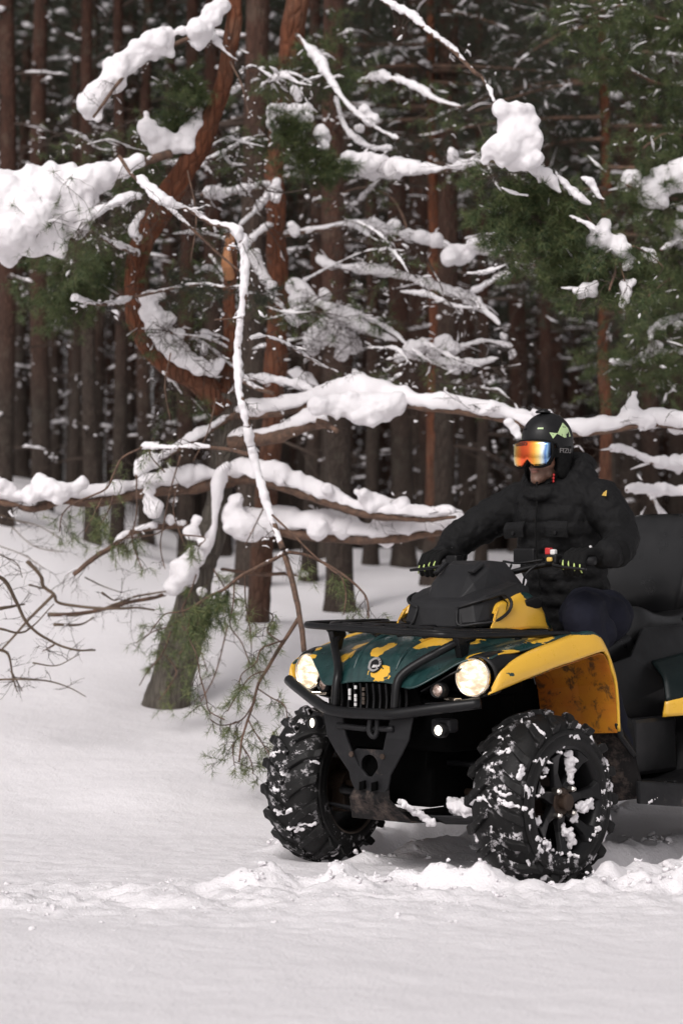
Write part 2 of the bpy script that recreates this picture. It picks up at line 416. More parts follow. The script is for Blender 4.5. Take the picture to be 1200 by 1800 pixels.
# ---------------------------------------------------------------- forest pines (a few kinds, then copies)
def forest_kind(seed, rad, H=19.0, crown0=7.5, lean=.25, nbr=16, crownw=1.9, dens=1.0, low=False):
    rng = np.random.RandomState(seed)
    # trunk
    ax, ay = rng.uniform(-lean, lean, 2); px_, py_ = rng.uniform(0, 6, 2)
    cx = lambda z: ax * (z / H) ** 1.3 + .05 * math.sin(z * .5 + px_)
    cy = lambda z: ay * (z / H) ** 1.3 + .05 * math.sin(z * .45 + py_)
    zs = np.concatenate([[-.6, 0, .15, .4], np.linspace(1, H, 15)])
    mb = MB(); mb.tube([(cx(max(z, 0)), cy(max(z, 0)), z) for z in zs], [rad * (1.25 if z < .1 else (1.12 if z < .3 else 1)) * (1 - .72 * max(z, 0) / H) for z in zs], 12)
    trunk = mb.mesh('trunk', True); trunk.materials.append(M['bark'])
    # dead side branches low on the stem, with snow on them
    tb = MB(); sc = []; sr = []; st_ = MB()
    for i in range(nbr):
        z = rng.uniform(1.0, crown0 + 1.5); a = rng.uniform(0, 2 * math.pi); L = rng.uniform(.35, 1.5) * (1 if z > 2.2 else .6)
        dz = rng.uniform(-.35, .25) * L
        p0 = np.array([cx(z), cy(z), z]); p1 = p0 + np.array([math.cos(a) * L * .5, math.sin(a) * L * .5, dz * .2]); p2 = p0 + np.array([math.cos(a + .25) * L, math.sin(a + .25) * L, dz])
        tb.tube([p0, p1, p2], [.022, .014, .006], 5, 2)
        if rng.rand() < .5:
            a0 = rng.uniform(0, .4); a1 = rng.uniform(a0 + .2, 1.0); k = 7; q_ = []; r_ = []
            for t in np.linspace(a0, a1, k):
                q = (1 - t) ** 2 * p0 + 2 * t * (1 - t) * p1 + t * t * p2; r = rng.uniform(.008, .034); q_.append(Vector(q + [0, 0, r * .8 + .008])); r_.append(r)
            r_[0] = r_[-1] = .003; st_.tube(q_, r_, 6, 2)
        for j in range(7):
            t = rng.uniform(.15, 1); q = (1 - t) ** 2 * p0 + 2 * t * (1 - t) * p1 + t * t * p2
            e = q + rng.normal(size=3) * .20 + np.array([0, 0, -.05]); tb.tube([q, (q + e) / 2 + [0, 0, .02], e], [.006, .004, .002], 3)
            if rng.rand() < .28:
                for t_ in rng.rand(3): r = rng.uniform(.008, .026); sc.append(q + (e - q) * t_ + [0, 0, r * .6]); sr.append([r, r, r * .8])
    dead = tb.mesh('branch', True); dead.materials.append(M['twig'])
    # crown
    cb = MB(); cc = []; cd = []
    nl = int((46 if not low else 40) * dens)
    for i in range(nl):
        z = crown0 + (H - crown0) * (i + rng.rand()) / nl
        a = rng.uniform(0, 2 * math.pi); L = crownw * (1 - .7 * (z - crown0) / (H - crown0)) * rng.uniform(.55, 1.1)
        p0 = np.array([cx(z), cy(z), z]); e = p0 + np.array([math.cos(a) * L, math.sin(a) * L, rng.uniform(-.35, .35) * L])
        mdl = (p0 + e) / 2 + [0, 0, .12 * L]
        cb.tube([p0, mdl, e], [.03, .018, .006], 4, 2)
        for k in range(int(9 * dens) + 2):
            t = rng.uniform(.3, 1.03); q = (1 - t) ** 2 * p0 + 2 * t * (1 - t) * mdl + t * t * e + rng.normal(size=3) * [.24, .24, .13]
            dr = (e - p0) / L + rng.normal(size=3) * .7; dr /= np.linalg.norm(dr)
            for m_ in range(4):
                cc.append(q + rng.normal(size=3) * .07 ); cd.append(dr)
            if rng.rand() < .13:
                r = rng.uniform(.04, .09); sc.append(q + [0, 0, r * .7]); sr.append([r * 1.5, r * 1.3, r * .7])
    V, T = needle_tris(cc, cd, 7, .13, .014, 1.0, rng)
    crown = npmesh('crown', V, T); crown.materials.append(M['needles_dark'])
    limbs = cb.mesh('limbs', True); limbs.materials.append(M['twig'])
    V, T = spheres(sc, sr, 1, .22, rng)
    T = np.concatenate([T, np.array([[f[0] + len(V), f[j] + len(V), f[j + 1] + len(V)] for f in st_.f for j in range(1, len(f) - 1)])]); V = np.concatenate([V, np.array([tuple(v) for v in st_.v])])
    snow = npmesh('snow', V, T, True); snow.materials.append(M['snowcap'])
    return trunk, dead, crown, limbs, snow
KIND = [forest_kind(1, .15, 19, 8.5), forest_kind(2, .12, 18, 8, nbr=20), forest_kind(3, .18, 20, 9, nbr=14), forest_kind(4, .10, 16, 6.5, nbr=22),
        forest_kind(5, .13, 17, 4.6, nbr=20, crownw=2.0, dens=1.1), forest_kind(6, .09, 13, 3.0, nbr=16, crownw=1.6, dens=1.0, low=True)]
KRAD = [.15, .12, .18, .10, .13, .09]
def forest_pine(x, y, k, s=1.0, rz=0, label=None, group=None):
    o = empty('pine_tree', (x, y, float(ground_z(x, y, False))), rz); o.scale = (s, s, s)
    tr, de, cr, li, sn = KIND[k]
    t = link('trunk', tr, None, o)
    link('branches', de, None, t)['kind'] = 'stuff'
    c = link('crown', cr, None, o); c['kind'] = 'stuff'
    link('limbs', li, None, c)['kind'] = 'stuff'
    link('snow', sn, None, o)['kind'] = 'stuff'
    tag(o, label, 'pine tree', group)
    return o
rng = np.random.RandomState(11)
taken = []
def xat(px, d): return (px - 600) / F * d
# the stems one can single out in the picture: pixel column, distance, stem width in pixels, kind, what sets it apart
named = [
 (8, 17.5, 24, 0, 'reddish pine trunk at the very left of the forest edge'),
 (68, 21, 27, 2, 'dark pine trunk above the thick snow shelf at the far left'),
 (205, 19.5, 25, 1, 'red barked pine left of the leaning tree with its foot showing behind the snowy branch'),
 (252, 23, 24, 0, 'straight reddish pine seen just left of the curved red limb'),
 (128, 25, 22, 1, 'slim brown pine between the snow shelf and the red barked pine'),
 (330, 20, 24, 0, 'brown pine right behind the curved limb of the leaning tree'),
 (590, 15.5, 38, 2, 'broad grey pine standing behind the broken stub of the snowy limbs'),
 (650, 19, 24, 1, 'thin pine behind the end of the long lowest snowy limb'),
 (704, 19, 34, 2, 'thick brown pine behind the rider far hand'),
 (745, 24, 26, 0, 'brown pine just right of the thick one behind the far hand'),
 (598, 22, 34, 2, 'thick red pine whose upper stem shows right of the big red trunk'),
 (842, 18.5, 17, 3, 'thin orange stem above the rider helmet to its left'),
 (905, 25, 22, 0, 'dark pine rising straight over the rider helmet'),
 (968, 22, 24, 1, 'brown pine rising just right of the rider helmet'),
 (1066, 19, 20, 3, 'short red stem above the rider left shoulder'),
 (1142, 20, 28, 0, 'red brown pine above the passenger backrest'),
 (1188, 24, 24, 2, 'brown pine at the right edge above the seat'),
 (445, 17, 0, 1, 'slim grey pine between the two red trunks'),
 (545, 18, 26, 1, 'brown pine close beside the broad grey pine'),
 (790, 22, 22, 1, 'brown pine seen between the snowy limbs left of the rider'),
 (160, 18, 22, 1, 'dark stem behind the needles left of the leaning tree'),
]
for (px_, d_, wp, k, lab) in named:
    rad_ = .74 * wp / F * d_ / 2; s = rad_ / KRAD[k] / .93 if wp else 1.0
    s = min(max(s, .6), 1.15)
    x = xat(px_, d_); taken.append((x, d_))
    forest_pine(x, d_, k, s, rng.uniform(0, 6.28), lab)
n = 0; tries = 0
while n < 240 and tries < 20000:
    tries += 1
    d_ = 17 + 46 * rng.rand() ** .8
    x = rng.uniform(-.24, .24) * d_ + rng.uniform(-2, 2)
    if any((x - a) ** 2 + (d_ - b) ** 2 < (1.0 if d_ < 30 else .8) ** 2 for a, b in taken): continue
    if d_ < 22 and abs(x) > .17 * d_ and rng.rand() < .4: continue
    taken.append((x, d_))
    u_ = 600 + F * x / d_
    right = u_ > 560
    if d_ < 24: k = rng.choice([4, 4, 1, 5]) if u_ > 850 else rng.choice([0, 1, 3, 3, 4])
    else: k = rng.choice([0, 1, 2, 3, 4, 5], p=[.16, .16, .12, .16, .26, .14])
    z1 = 'left of the leaning tree' if u_ < 260 else ('behind the snow-laden limbs' if u_ < 620 else ('behind the rider' if u_ < 900 else 'behind the green bough'))
    z2 = 'at the near edge of the forest' if d_ < 24 else ('in the middle of the forest' if d_ < 40 else 'deep in the forest')
    kd = ['tall brown pine', 'slender pine', 'stout pine', 'thin young pine', 'low-crowned pine', 'small green pine'][k]
    forest_pine(x, d_, k, rng.uniform(.7, 1.0), rng.uniform(0, 6.28), kd + ' ' + z2 + ' ' + z1, kd + 's ' + z2 + ' ' + z1)
    n += 1
# the forest goes on to both sides of the view
m_ = 0; tries = 0
while m_ < 110 and tries < 20000:
    tries += 1
    d_ = 16 + 44 * rng.rand() ** .8; sd = rng.choice([-1, 1]); x = sd * (rng.uniform(.25, .52) * d_ + 1.5)
    if any((x - a) ** 2 + (d_ - b) ** 2 < 1.2 for a, b in taken): continue
    taken.append((x, d_)); k = rng.choice([0, 1, 2, 3, 4, 5])
    nm = ['tall brown pine', 'slender pine', 'stout pine', 'thin young pine', 'low-crowned pine', 'small green pine'][k]
    forest_pine(x, d_, k, rng.uniform(.7, 1.0), rng.uniform(0, 6.28), nm + (' of the forest beyond the ' + ('left' if sd < 0 else 'right') + ' edge of the view'), nm + 's beyond the ' + ('left' if sd < 0 else 'right') + ' edge'); m_ += 1
# the wood beyond: one mass
rng = np.random.RandomState(21)
tb = MB(); cc = []; cd = []; sc = []; sr = []
for i in range(720):
    d_ = rng.uniform(64, 105); x = rng.uniform(-.55, .55) * d_
    z0 = float(ground_z(x, d_, False)); H = rng.uniform(17, 26)
    tb.tube([(x, d_, z0 - .5), (x + rng.uniform(-.3, .3), d_, z0 + H)], [rng.uniform(.12, .22), .05], 5)
    for j in range(26):
        z = z0 + H * (1 - .50 * rng.rand() ** 1.1); q = np.array([x + rng.normal() * 1.3, d_ + rng.normal() * 1.3, z])
        for m_ in range(3): cc.append(q + rng.normal(size=3) * .4); cd.append([0, 0, 1.])
        if rng.rand() < .12: sc.append(q); sr.append(rng.uniform(.08, .2, 3))
    for j in range(4):
        q = np.array([x + rng.normal() * .9, d_ + rng.normal() * .9, z0 + rng.uniform(1, 10)]); sc.append(q); sr.append(rng.uniform(.05, .15, 3))
fw = link('far_woods', tb.mesh('far_woods', True), M['bark'])
tag(fw, 'dense dark mass of pine forest far behind the nearer trunks', 'forest', kind='stuff')
V, T = needle_tris(cc, cd, 9, .75, .12, 1.0, rng)
link('crown', npmesh('crown', V, T), M['needles_dark'], fw)['kind'] = 'stuff'
V, T = spheres(sc, sr, 1, .2, rng); link('snow', npmesh('snow', V, T, True), M['snowcap'], fw)['kind'] = 'stuff'
# ---------------------------------------------------------------- the traced pines at the edge of the track
rngT = np.random.RandomState(5)
def path3(pts, d0, d1, wob=.0):
    n = len(pts); out = []
    for i, (px, py) in enumerate(pts):
        t = i / (n - 1); out.append(Vector(W(px, py, d0 + (d1 - d0) * t + wob * math.sin(3.1 * t * math.pi + px))))
    return out
def snow_along(name, parent, pts, hts, dep, m=None, drop=.35, voxel=None, lump=.42, seed=0, keep=1.0):
    """snow lying on a limb: pts world points, hts thickness of the load in metres"""
    hts = [h * (.82 if h > .07 else .92) for h in hts]
    rg = np.random.RandomState(seed + 91); hm = max(float(np.mean(hts)), .012)
    pl, hl = smoothpath([Vector(p) for p in pts], list(hts), 14)
    # even resampling
    P = [pl[0]]; Hh = [hl[0]]; S = [0]; acc = 0; step = max(hm * .16, .007); nxt = step
    for i in range(1, len(pl)):
        seg = (pl[i] - pl[i - 1]).length
        while acc + seg >= nxt and seg > 0:
            f = (nxt - acc) / seg; P.append(pl[i - 1].lerp(pl[i], f)); Hh.append(hl[i - 1] * (1 - f) + hl[i] * f); S.append(nxt); nxt += step
        acc += seg
    ph = rg.rand() * 40; K = 16; mb = MB(); ring = None; n = len(P); dirs = (P[-1] - P[0]).normalized()
    side0 = dirs.cross(Vector((0, 0, 1)))
    if side0.length < .2: side0 = Vector((0, 1, 0))
    side0.normalize(); rows = []; open_ = False
    def flush():
        nonlocal rows
        if len(rows) >= 3:
            base = len(mb.v); mb.grid(rows, closed=True)
            mb.f.append(tuple(base + k for k in range(K))[::-1]); mb.f.append(tuple(base + (len(rows) - 1) * K + k for k in range(K)))
        rows = []
    parts = 0
    for i, (p, h, s_) in enumerate(zip(P, Hh, S)):
        tg = (P[min(i + 2, n - 1)] - P[max(i - 2, 0)]).normalized(); Zu = Vector((0, 0, 1)); up = Zu - tg * tg.z
        fl = sstep(.80, .97, abs(tg.z)); fl = float(fl); fr_ = Vector((-.75, -.65, 0)); fr_ = fr_ - tg * fr_.dot(tg)
        upv = (up.normalized() * (1 - fl) + fr_.normalized() * fl) if up.length > 1e-3 else fr_
        upv.normalize(); side_ = tg.cross(upv).normalized()
        if side_.dot(side0) < 0: side_ = -side_
        n1 = mnoise.noise((s_ / (hm * 5.5) + ph, seed * 3.7, 0)); n2 = mnoise.noise((s_ / (hm * 2.0) + ph, seed * 1.3, 5)); n3 = mnoise.noise((s_ / (hm * .9) + ph, 3.1, seed))
        end = min(1, (s_ + step) / (hm * 1.1), (S[-1] - s_ + step) / (hm * 1.1)) ** .5
        hh = h * (.95 + lump * 1.7 * n1 + lump * .75 * n2 + lump * .35 * n3) * end
        gap = keep < 1 and n1 > keep * 2 - 1
        if h < .004 or gap: flush(); continue
        hh = max(hh, h * .16)
        a_ = hh * .56 * (1 + .25 * mnoise.noise((s_ / hm + 9, ph, 2))); zb = -hh * (drop * .75 + .10 * n2); zt = hh * (1 - drop * .75)
        off = mnoise.noise((s_ / (hm * 2.5), ph, 8)) * hh * .25
        ring = []
        for k in range(K):
            an = 2 * math.pi * k / K; cx_, sx_ = math.cos(an), math.sin(an)
            zz = zt * sx_ if sx_ > 0 else -zb * sx_ * (1 + .9 * mnoise.noise((s_ / (hm * .7), k * .35, seed + 2)))
            wv = a_ * (abs(cx_) ** .85) * (1 if cx_ > 0 else -1) * (1.0 if sx_ > 0 else .88)
            q = p + side_ * (wv + off * (1 - fl)) + upv * (zz)
            q = q + mnoise.noise_vector(q / (hm * .75)) * hh * .17 + mnoise.noise_vector(q / (hm * .28)) * hh * .06
            ring.append(q)
        rows.append(ring)
    flush()
    if not mb.f: return None
    return tag(mb.build(name, m or M['snowcap'], parent, smooth=True, world=True), kind='stuff' if keep < 1 or min(hts) < .004 else None)
def snow_clump(parent, blobs, dep, name='snow_clump', thick=.8, seed=0, extra=4):
    """blobs (px, py, radius px) at dep metres: a real heap as deep as it is wide"""
    rg = np.random.RandomState(seed + 17); c = []; r = []
    for (px, py, rp) in blobs:
        p = W(px, py, dep + rg.uniform(-.03, .03)); q = rp / F * dep * 1.09
        c.append(p); r.append((q, q * thick, q * .95))
        for k in range(extra):
            a = rg.normal(size=3); a /= np.linalg.norm(a); s = q * rg.uniform(.35, .6)
            c.append(p + a * q * .66 * np.array([1, thick, .95])); r.append((s, s, s))
    q = np.median([x[0] for x in r])
    return tag(blob_obj(name, c, r, M['snowcap'], parent, voxel=.008, smooth=26, disp=.04, dsize=.10, world=True), kind='stuff')
def twigs(parent, pts, n, L, seed, droop=.3, rad=.0022, lvl=2, updown=(-.6, .6), mat_=None, name='twigs', tipout=None, t0=0.05, t1=1.0, dust=.08):
    rg = np.random.RandomState(seed); mb = MB(); tips = []; sm_ = MB(); n = int(n * 1.25)
    pl = [Vector(p) for p in pts]
    def grow(p, d, L, r, lv):
        q = [p]; dd = d.copy()
        for k in range(4):
            dd = (dd + Vector(rg.normal(size=3)) * .28 + Vector((0, 0, -droop * .35))).normalized()
            q.append(q[-1] + dd * L / 4)
        mb.tube(q, [r, r * .85, r * .7, r * .55, r * .4], 3)
        tips.append((q[-1], dd)); tips.append((q[-2], dd))
        if rg.rand() < dust and abs(dd.z) < .75:
            k0 = rg.randint(0, 3); rr_ = rg.uniform(.003, .0085) * (1.2 if lv else .8)
            sm_.tube([v + Vector((0, 0, rr_ * .9)) for v in q[k0:k0 + 3]], [rr_ * .4, rr_ * rg.uniform(.7, 1.4), rr_ * .3][:len(q[k0:k0 + 3])], 5, 2)
        if lv > 0:
            for k in range(3):
                j = rg.randint(1, 4); s = (dd + Vector(rg.normal(size=3)) * .9).normalized()
                grow(q[j], s, L * rg.uniform(.35, .6), r * .65, lv - 1)
    for i in range(n):
        t = t0 + (t1 - t0) * rg.rand(); f = t * (len(pl) - 1); j = min(int(f), len(pl) - 2)
        p = pl[j].lerp(pl[j + 1], f - j); ax = (pl[j + 1] - pl[j]).normalized()
        s = Vector((rg.normal(), (abs(rg.normal()) if rg.rand() < .72 else -abs(rg.normal()) * .5), rg.uniform(*updown))) + ax * .7
        grow(p, s.normalized(), L * rg.uniform(.5, 1.1), rad, lvl)
    o = mb.build(name, mat_ or M['twig'], parent, fix=False, world=True); o['kind'] = 'stuff'
    if sm_.f and dust > 0: sm_.build('snow_dusting', M['snowcap'], o.parent, smooth=True, fix=False, world=True)['kind'] = 'stuff'
    if tipout is not None: tipout += tips
    return o
def needles_on(parent, tips, seed, n=22, L=.055, wd=.0026, per=1, frac=1.0, m=None, spread=.75):
    rg = np.random.RandomState(seed); c = []; d = []
    for p, dd in tips:
        if rg.rand() > frac: continue
        for k in range(per):
            c.append(np.array(p) - np.array(dd) * k * .03); d.append(np.array(dd))
    if not c: return
    V, T = needle_tris(c, d, n, L, wd, spread, rg)
    o = link('needles', npmesh('needles', V, T), m or M['needles'], parent, True); o['kind'] = 'stuff'
    return o
_bi = [0]
def limb(tree, pts, d0, d1, w0, w1, snow=None, ntw=0, tl=.25, m='branch', ndl=0, sm=5, seg=8, droop=.3, drop=.3, needles='needles', keep=1, name='branch', under=0, lump=.42, nn=22, ud=(-.6, .6), lvl=2):
    """one limb traced with its bark widths (px), snow load (px) per point, fine twigs and needles"""
    _bi[0] += 1; sd = _bi[0]
    P = path3(pts, d0, d1, .04)
    dm = (d0 + d1) / 2; n = len(P)
    ws = [(w0 + (w1 - w0) * i / (n - 1)) / 2 / F * dm for i in range(n)]
    if under: P2 = [p - Vector((0, 0, under / F * dm)) for p in P]
    else: P2 = P
    mb = MB(); mb.tube(P2, ws, seg, sm)
    # knobbly
    for i in range(len(mb.v)):
        v = Vector(mb.v[i]); q = mnoise.noise_vector(v * 14) * (ws[0] * .22); mb.v[i] = tuple(v + q)
    b = mb.build(name, M[m], tree, smooth=True, world=True)
    if snow:
        hs = [snow] * n if not hasattr(snow, '__len__') else list(snow)
        snow_along('snow_cap', b, P, [h / F * dm for h in hs], dm, seed=sd, drop=drop, keep=keep, lump=lump)
    if ntw:
        tips = []; twigs(b, P, ntw, tl, sd + 300, droop, tipout=tips, updown=ud, lvl=lvl, dust=0 if 'pale' in needles or m == 'drywood' else .12)
        if ndl: needles_on(b, tips, sd + 500, frac=ndl * .58, m=M[needles], n=nn)
    return b
def trunk_of(tree, pts, d0, d1, ws, m='bark_red', name='trunk', seg=16):
    P = path3(pts, d0, d1); n = len(P)
    rs = [w_ / 2 / F * (d0 + (d1 - d0) * i / (n - 1)) for i, w_ in enumerate(ws)]
    mb = MB(); mb.tube(P, rs, seg, 8)
    for i in range(len(mb.v)):
        v = Vector(mb.v[i]); mb.v[i] = tuple(v + mnoise.noise_vector(v * 5) * .018 + mnoise.noise_vector(v * 22) * .006)
    return mb.build(name, M[m], tree, smooth=True, world=True)
def gbase(px, d): x = xat(px, d); return (x, d, float(ground_z(x, d)) - .02)

# ---- the leaning, forked pine
A = empty('leaning_pine', gbase(295, 12.2))
tag(A, 'leaning snow-laden pine with a curved red limb and a broken top', 'pine tree')
base = W(292, 1240, 12.2)
trunk_of(A, [(290, 1262), (298, 1215), (322, 1120), (350, 1010), (374, 930), (390, 830), (397, 760), (394, 690)], 12.2, 12.0, [92, 80, 68, 56, 48, 44, 46, 50], 'bark_grey')
trunk_of(A, [(396, 720), (352, 672), (300, 642), (256, 600), (237, 545), (238, 480), (250, 425), (286, 365), (332, 288), (370, 210), (398, 120), (412, 0), (420, -150)], 12.0, 11.7,
         [50, 44, 40, 38, 36, 36, 40, 42, 40, 34, 30, 27, 24], 'bark_red', 'curved_limb')
st = trunk_of(A, [(396, 710), (401, 640), (402, 560), (404, 490), (405, 440)], 12.0, 12.0, [34, 26, 24, 24, 20], 'bark_red', 'broken_stem')
mb = MB()
for i in range(9):
    a = rngT.uniform(0, 6.28); p = Vector(W(405, 445, 12)) + Vector((math.cos(a) * .02, math.sin(a) * .02, 0))
    mb.tube([p, p + Vector((rngT.normal() * .012, -.01, rngT.uniform(.04, .17)))], [.012, .002], 4)
mb.tube([W(404, 490, 11.97), W(399, 462, 11.93), W(401, 420, 11.96)], [.03, .035, .01], 7, 4)
mb.build('torn_wood', M['fresh_wood'], st, world=True)
# big snow-laden limbs (pixel traces along the picture, real depth)
limb(A, [(400, 775), (440, 768), (480, 762), (520, 750), (558, 738), (578, 742)], 12, 11.6, 30, 16, [30, 38, 36, 42, 42, 8], 10, .2, m='branch', under=6, drop=.15)
limb(A, [(556, 740), (575, 745), (592, 758)], 11.6, 11.5, 12, 9)
limb(A, [(405, 722), (450, 722), (500, 716), (545, 706), (590, 700), (640, 696), (700, 702), (740, 708), (790, 714), (850, 722), (905, 734), (950, 742), (1000, 752)], 12, 11.1, 16, 9,
     [14, 34, 42, 44, 46, 48, 44, 26, 34, 40, 34, 22, 26], 20, .22, drop=.35, under=8)
snow_clump(A, [(615, 712, 24), (640, 718, 30), (668, 716, 28), (694, 708, 22), (655, 735, 18), (585, 716, 20), (560, 712, 20)], 11.5, seed=1)
limb(A, [(900, 733), (960, 752), (1020, 755), (1080, 748), (1110, 742), (1150, 738), (1210, 745), (1290, 752)], 11.1, 10.9, 10, 8, [30, 34, 34, 38, 42, 40, 40, 30], 14, .25, under=8, drop=.4)
snow_clump(A, [(1108, 728, 18), (1110, 708, 12), (1113, 690, 8), (1135, 740, 20), (1090, 745, 15), (1190, 745, 20)], 11.0, seed=2)
snow_clump(A, [(893, 745, 9), (905, 757, 11), (912, 768, 9), (965, 728, 9), (940, 726, 8)], 11.0, seed=3)
limb(A, [(395, 838), (430, 832), (480, 842), (540, 862), (590, 880), (640, 896), (700, 903), (760, 905), (800, 900)], 12, 11.6, 26, 6, [24, 34, 34, 36, 30, 14, 36, 16, 24], 14, .2, under=8, drop=.2)
snow_clump(A, [(640, 872, 14), (655, 885, 20), (680, 888, 17), (705, 888, 15), (575, 862, 14), (628, 866, 8)], 11.7, seed=4)
limb(A, [(400, 905), (450, 918), (495, 922), (540, 930), (600, 935), (640, 938), (700, 935), (760, 925), (812, 915)], 12.05, 11.8, 22, 12, [26, 40, 46, 46, 44, 30, 46, 38, 40], 10, .2, under=12, drop=.2)
snow_clump(A, [(560, 930, 20), (600, 928, 20), (670, 930, 24), (682, 944, 18), (720, 928, 20), (790, 908, 18), (805, 910, 14), (810, 920, 10)], 11.9, seed=5)
snow_clump(A, [(410, 905, 22), (425, 925, 26), (418, 880, 14), (440, 935, 20), (470, 925, 20)], 11.9, seed=6)
limb(A, [(388, 835), (345, 845), (300, 848), (250, 855), (200, 866), (150, 872), (110, 868), (60, 882), (20, 875), (-40, 860)], 12, 11.5, 24, 9, [18, 34, 34, 30, 36, 34, 44, 26, 28, 40], 16, .25, under=12, drop=.25)
snow_clump(A, [(70, 845, 13), (85, 858, 20), (110, 862, 18), (130, 858, 13), (55, 870, 18), (15, 862, 16), (-5, 855, 16), (100, 878, 10), (145, 850, 12)], 11.5, seed=7)
snow_clump(A, [(262, 860, 12), (258, 880, 9), (268, 890, 17), (270, 902, 8)], 11.7, seed=8)
limb(A, [(420, 725), (390, 742), (350, 768), (310, 790), (275, 812), (240, 838)], 12, 11.6, 13, 7, [4, 12, 18, 22, 24, 22], 12, .22, drop=.1, lump=.5)
limb(A, [(446, 800), (400, 790), (345, 786), (300, 788), (250, 786)], 10.3, 10.5, 8, 4, [3, 4, 10, 10, 12], 5, .2, keep=.7)
limb(A, [(250, 786), (215, 805), (202, 830), (188, 858), (165, 870), (140, 880)], 10.5, 10.5, 4, 3, None, 5, .16, ndl=.7, droop=.9, needles='needles_pale', ud=(-1, .1), lvl=1)
# snow packed along the leaning trunk
snow_along('snow_cap', A, path3([(404, 815), (388, 840), (380, 880), (378, 920), (362, 965), (345, 985), (322, 1010), (300, 1035)], 11.8, 12.0), [x / F * 12 for x in (26, 26, 20, 26, 42, 50, 60, 36)], 12, seed=70, drop=.6)
snow_clump(A, [(322, 1000, 22), (305, 1030, 18), (340, 980, 20), (355, 1040, 10)], 11.85, seed=9)
# curved limb: heap resting in the cradle
snow_clump(A, [(262, 525, 16), (268, 550, 20), (278, 575, 22), (290, 595, 22), (305, 612, 20), (325, 630, 20), (350, 645, 18), (372, 652, 14), (300, 560, 12), (315, 585, 10), (385, 640, 12), (285, 520, 9), (360, 615, 9)], 11.85, seed=10, thick=.6)
hp = path3([(250, 520), (290, 490), (340, 505), (385, 540)], 11.7, 11.6); tw = []
twigs(A, hp, 18, .30, 801, .2, tipout=tw); needles_on(A, tw, 802, frac=.10, m=M['needles'])
hp = path3([(262, 560), (300, 590), (350, 640), (385, 600)], 11.6, 11.6); twigs(A, hp, 14, .26, 803, .1)
# upper left limb with great cushions of snow
limb(A, [(410, 5), (375, 40), (330, 68), (280, 90), (235, 118), (205, 150), (180, 185), (165, 205)], 11.7, 11.2, 10, 5, None, 14, .25)
snow_clump(A, [(388, 12, 16), (372, 28, 20), (352, 52, 22), (350, 75, 14), (318, 55, 10), (282, 72, 26), (262, 85, 22), (240, 98, 22), (220, 110, 22), (198, 118, 18), (205, 140, 20), (186, 148, 20), (172, 165, 22), (158, 182, 25), (158, 198, 16), (172, 205, 11), (300, 95, 10)], 11.4, seed=12)
limb(A, [(372, 35), (378, 72), (400, 95), (418, 108)], 11.6, 11.5, 6, 3, [8, 14, 16, 14], 6, .16, lump=.6)
limb(A, [(405, 108), (425, 150), (438, 205)], 11.5, 11.4, 4, 2, None, 4, .2)
tw = []
gp = path3([(290, 120), (330, 150), (345, 150), (300, 190), (325, 215), (285, 235)], 11.5, 11.9)
twigs(A, gp, 40, .18, 810, .2, tipout=tw); needles_on(A, tw, 811, frac=.55, n=24)
snow_clump(A, [(258, 222, 16), (268, 238, 20), (285, 245, 20), (312, 252, 16), (335, 235, 20), (350, 215, 16), (357, 190, 10), (330, 255, 14), (258, 200, 7), (275, 262, 14)], 11.75, seed=13)
# great shelf of snow at the left
limb(A, [(300, 270), (250, 285), (200, 300), (150, 330), (80, 350), (0, 360), (-80, 365)], 11.7, 10.8, 18, 12, None, 20, .3, ud=(-1, .2))
snow_clump(A, [(10, 345, 40), (60, 335, 38), (30, 400, 42), (85, 395, 34), (-30, 370, 60), (-60, 420, 50), (110, 320, 32), (150, 320, 28), (95, 345, 38), (60, 430, 26), (20, 435, 26), (100, 428, 22), (140, 370, 24), (180, 305, 22), (215, 296, 20), (240, 285, 14), (90, 300, 18), (125, 300, 14), (-10, 430, 30), (105, 440, 14), (150, 395, 12), (120, 350, 40), (50, 370, 50), (80, 370, 44), (0, 400, 50), (0, 340, 44), (135, 400, 20), (150, 350, 22), (170, 325, 18), (185, 318, 16)], 11.0, seed=14, thick=.8, extra=4)
hp = path3([(110, 310), (128, 350), (150, 400), (100, 450), (60, 380), (180, 400)], 10.75, 10.9); tw = []
twigs(A, hp, 16, .30, 820, .5, tipout=tw, lvl=1); needles_on(A, tw, 821, frac=.5)
limb(A, [(240, 312), (262, 335), (290, 358), (330, 368), (372, 392), (410, 402), (424, 425)], 10.6, 10.3, 8, 8, [14, 20, 22, 10, 14, 22, 20], 16, .25)
limb(A, [(210, 275), (235, 310), (285, 355), (340, 405), (395, 455), (438, 490)], 10.8, 10.5, 7, 4, [4, 4, 14, 3, 2, 0], 10, .2)
limb(A, [(250, 345), (215, 355), (175, 375), (150, 392)], 11, 10.9, 6, 3, [18, 16, 20, 14], 24, .25, ud=(-1, .1))
limb(A, [(160, 405), (190, 425), (225, 440), (245, 448)], 11.4, 11.8, 6, 9, [6, 10, 12, 14], 8, .2)
limb(A, [(245, 430), (238, 400), (255, 370)], 11.6, 11.6, 8, 5, [10, 16, 12], 6, .2)
limb(A, [(130, 525), (170, 535), (210, 532), (240, 520)], 11.2, 11.8, 5, 7, [14, 6, 12, 3], 8, .2)
limb(A, [(238, 522), (300, 508), (350, 500), (400, 505), (440, 500)], 11.7, 11.2, 6, 3, [6, 4, 6, 3, 6], 20, .24, ndl=.25, needles='needles_dark')
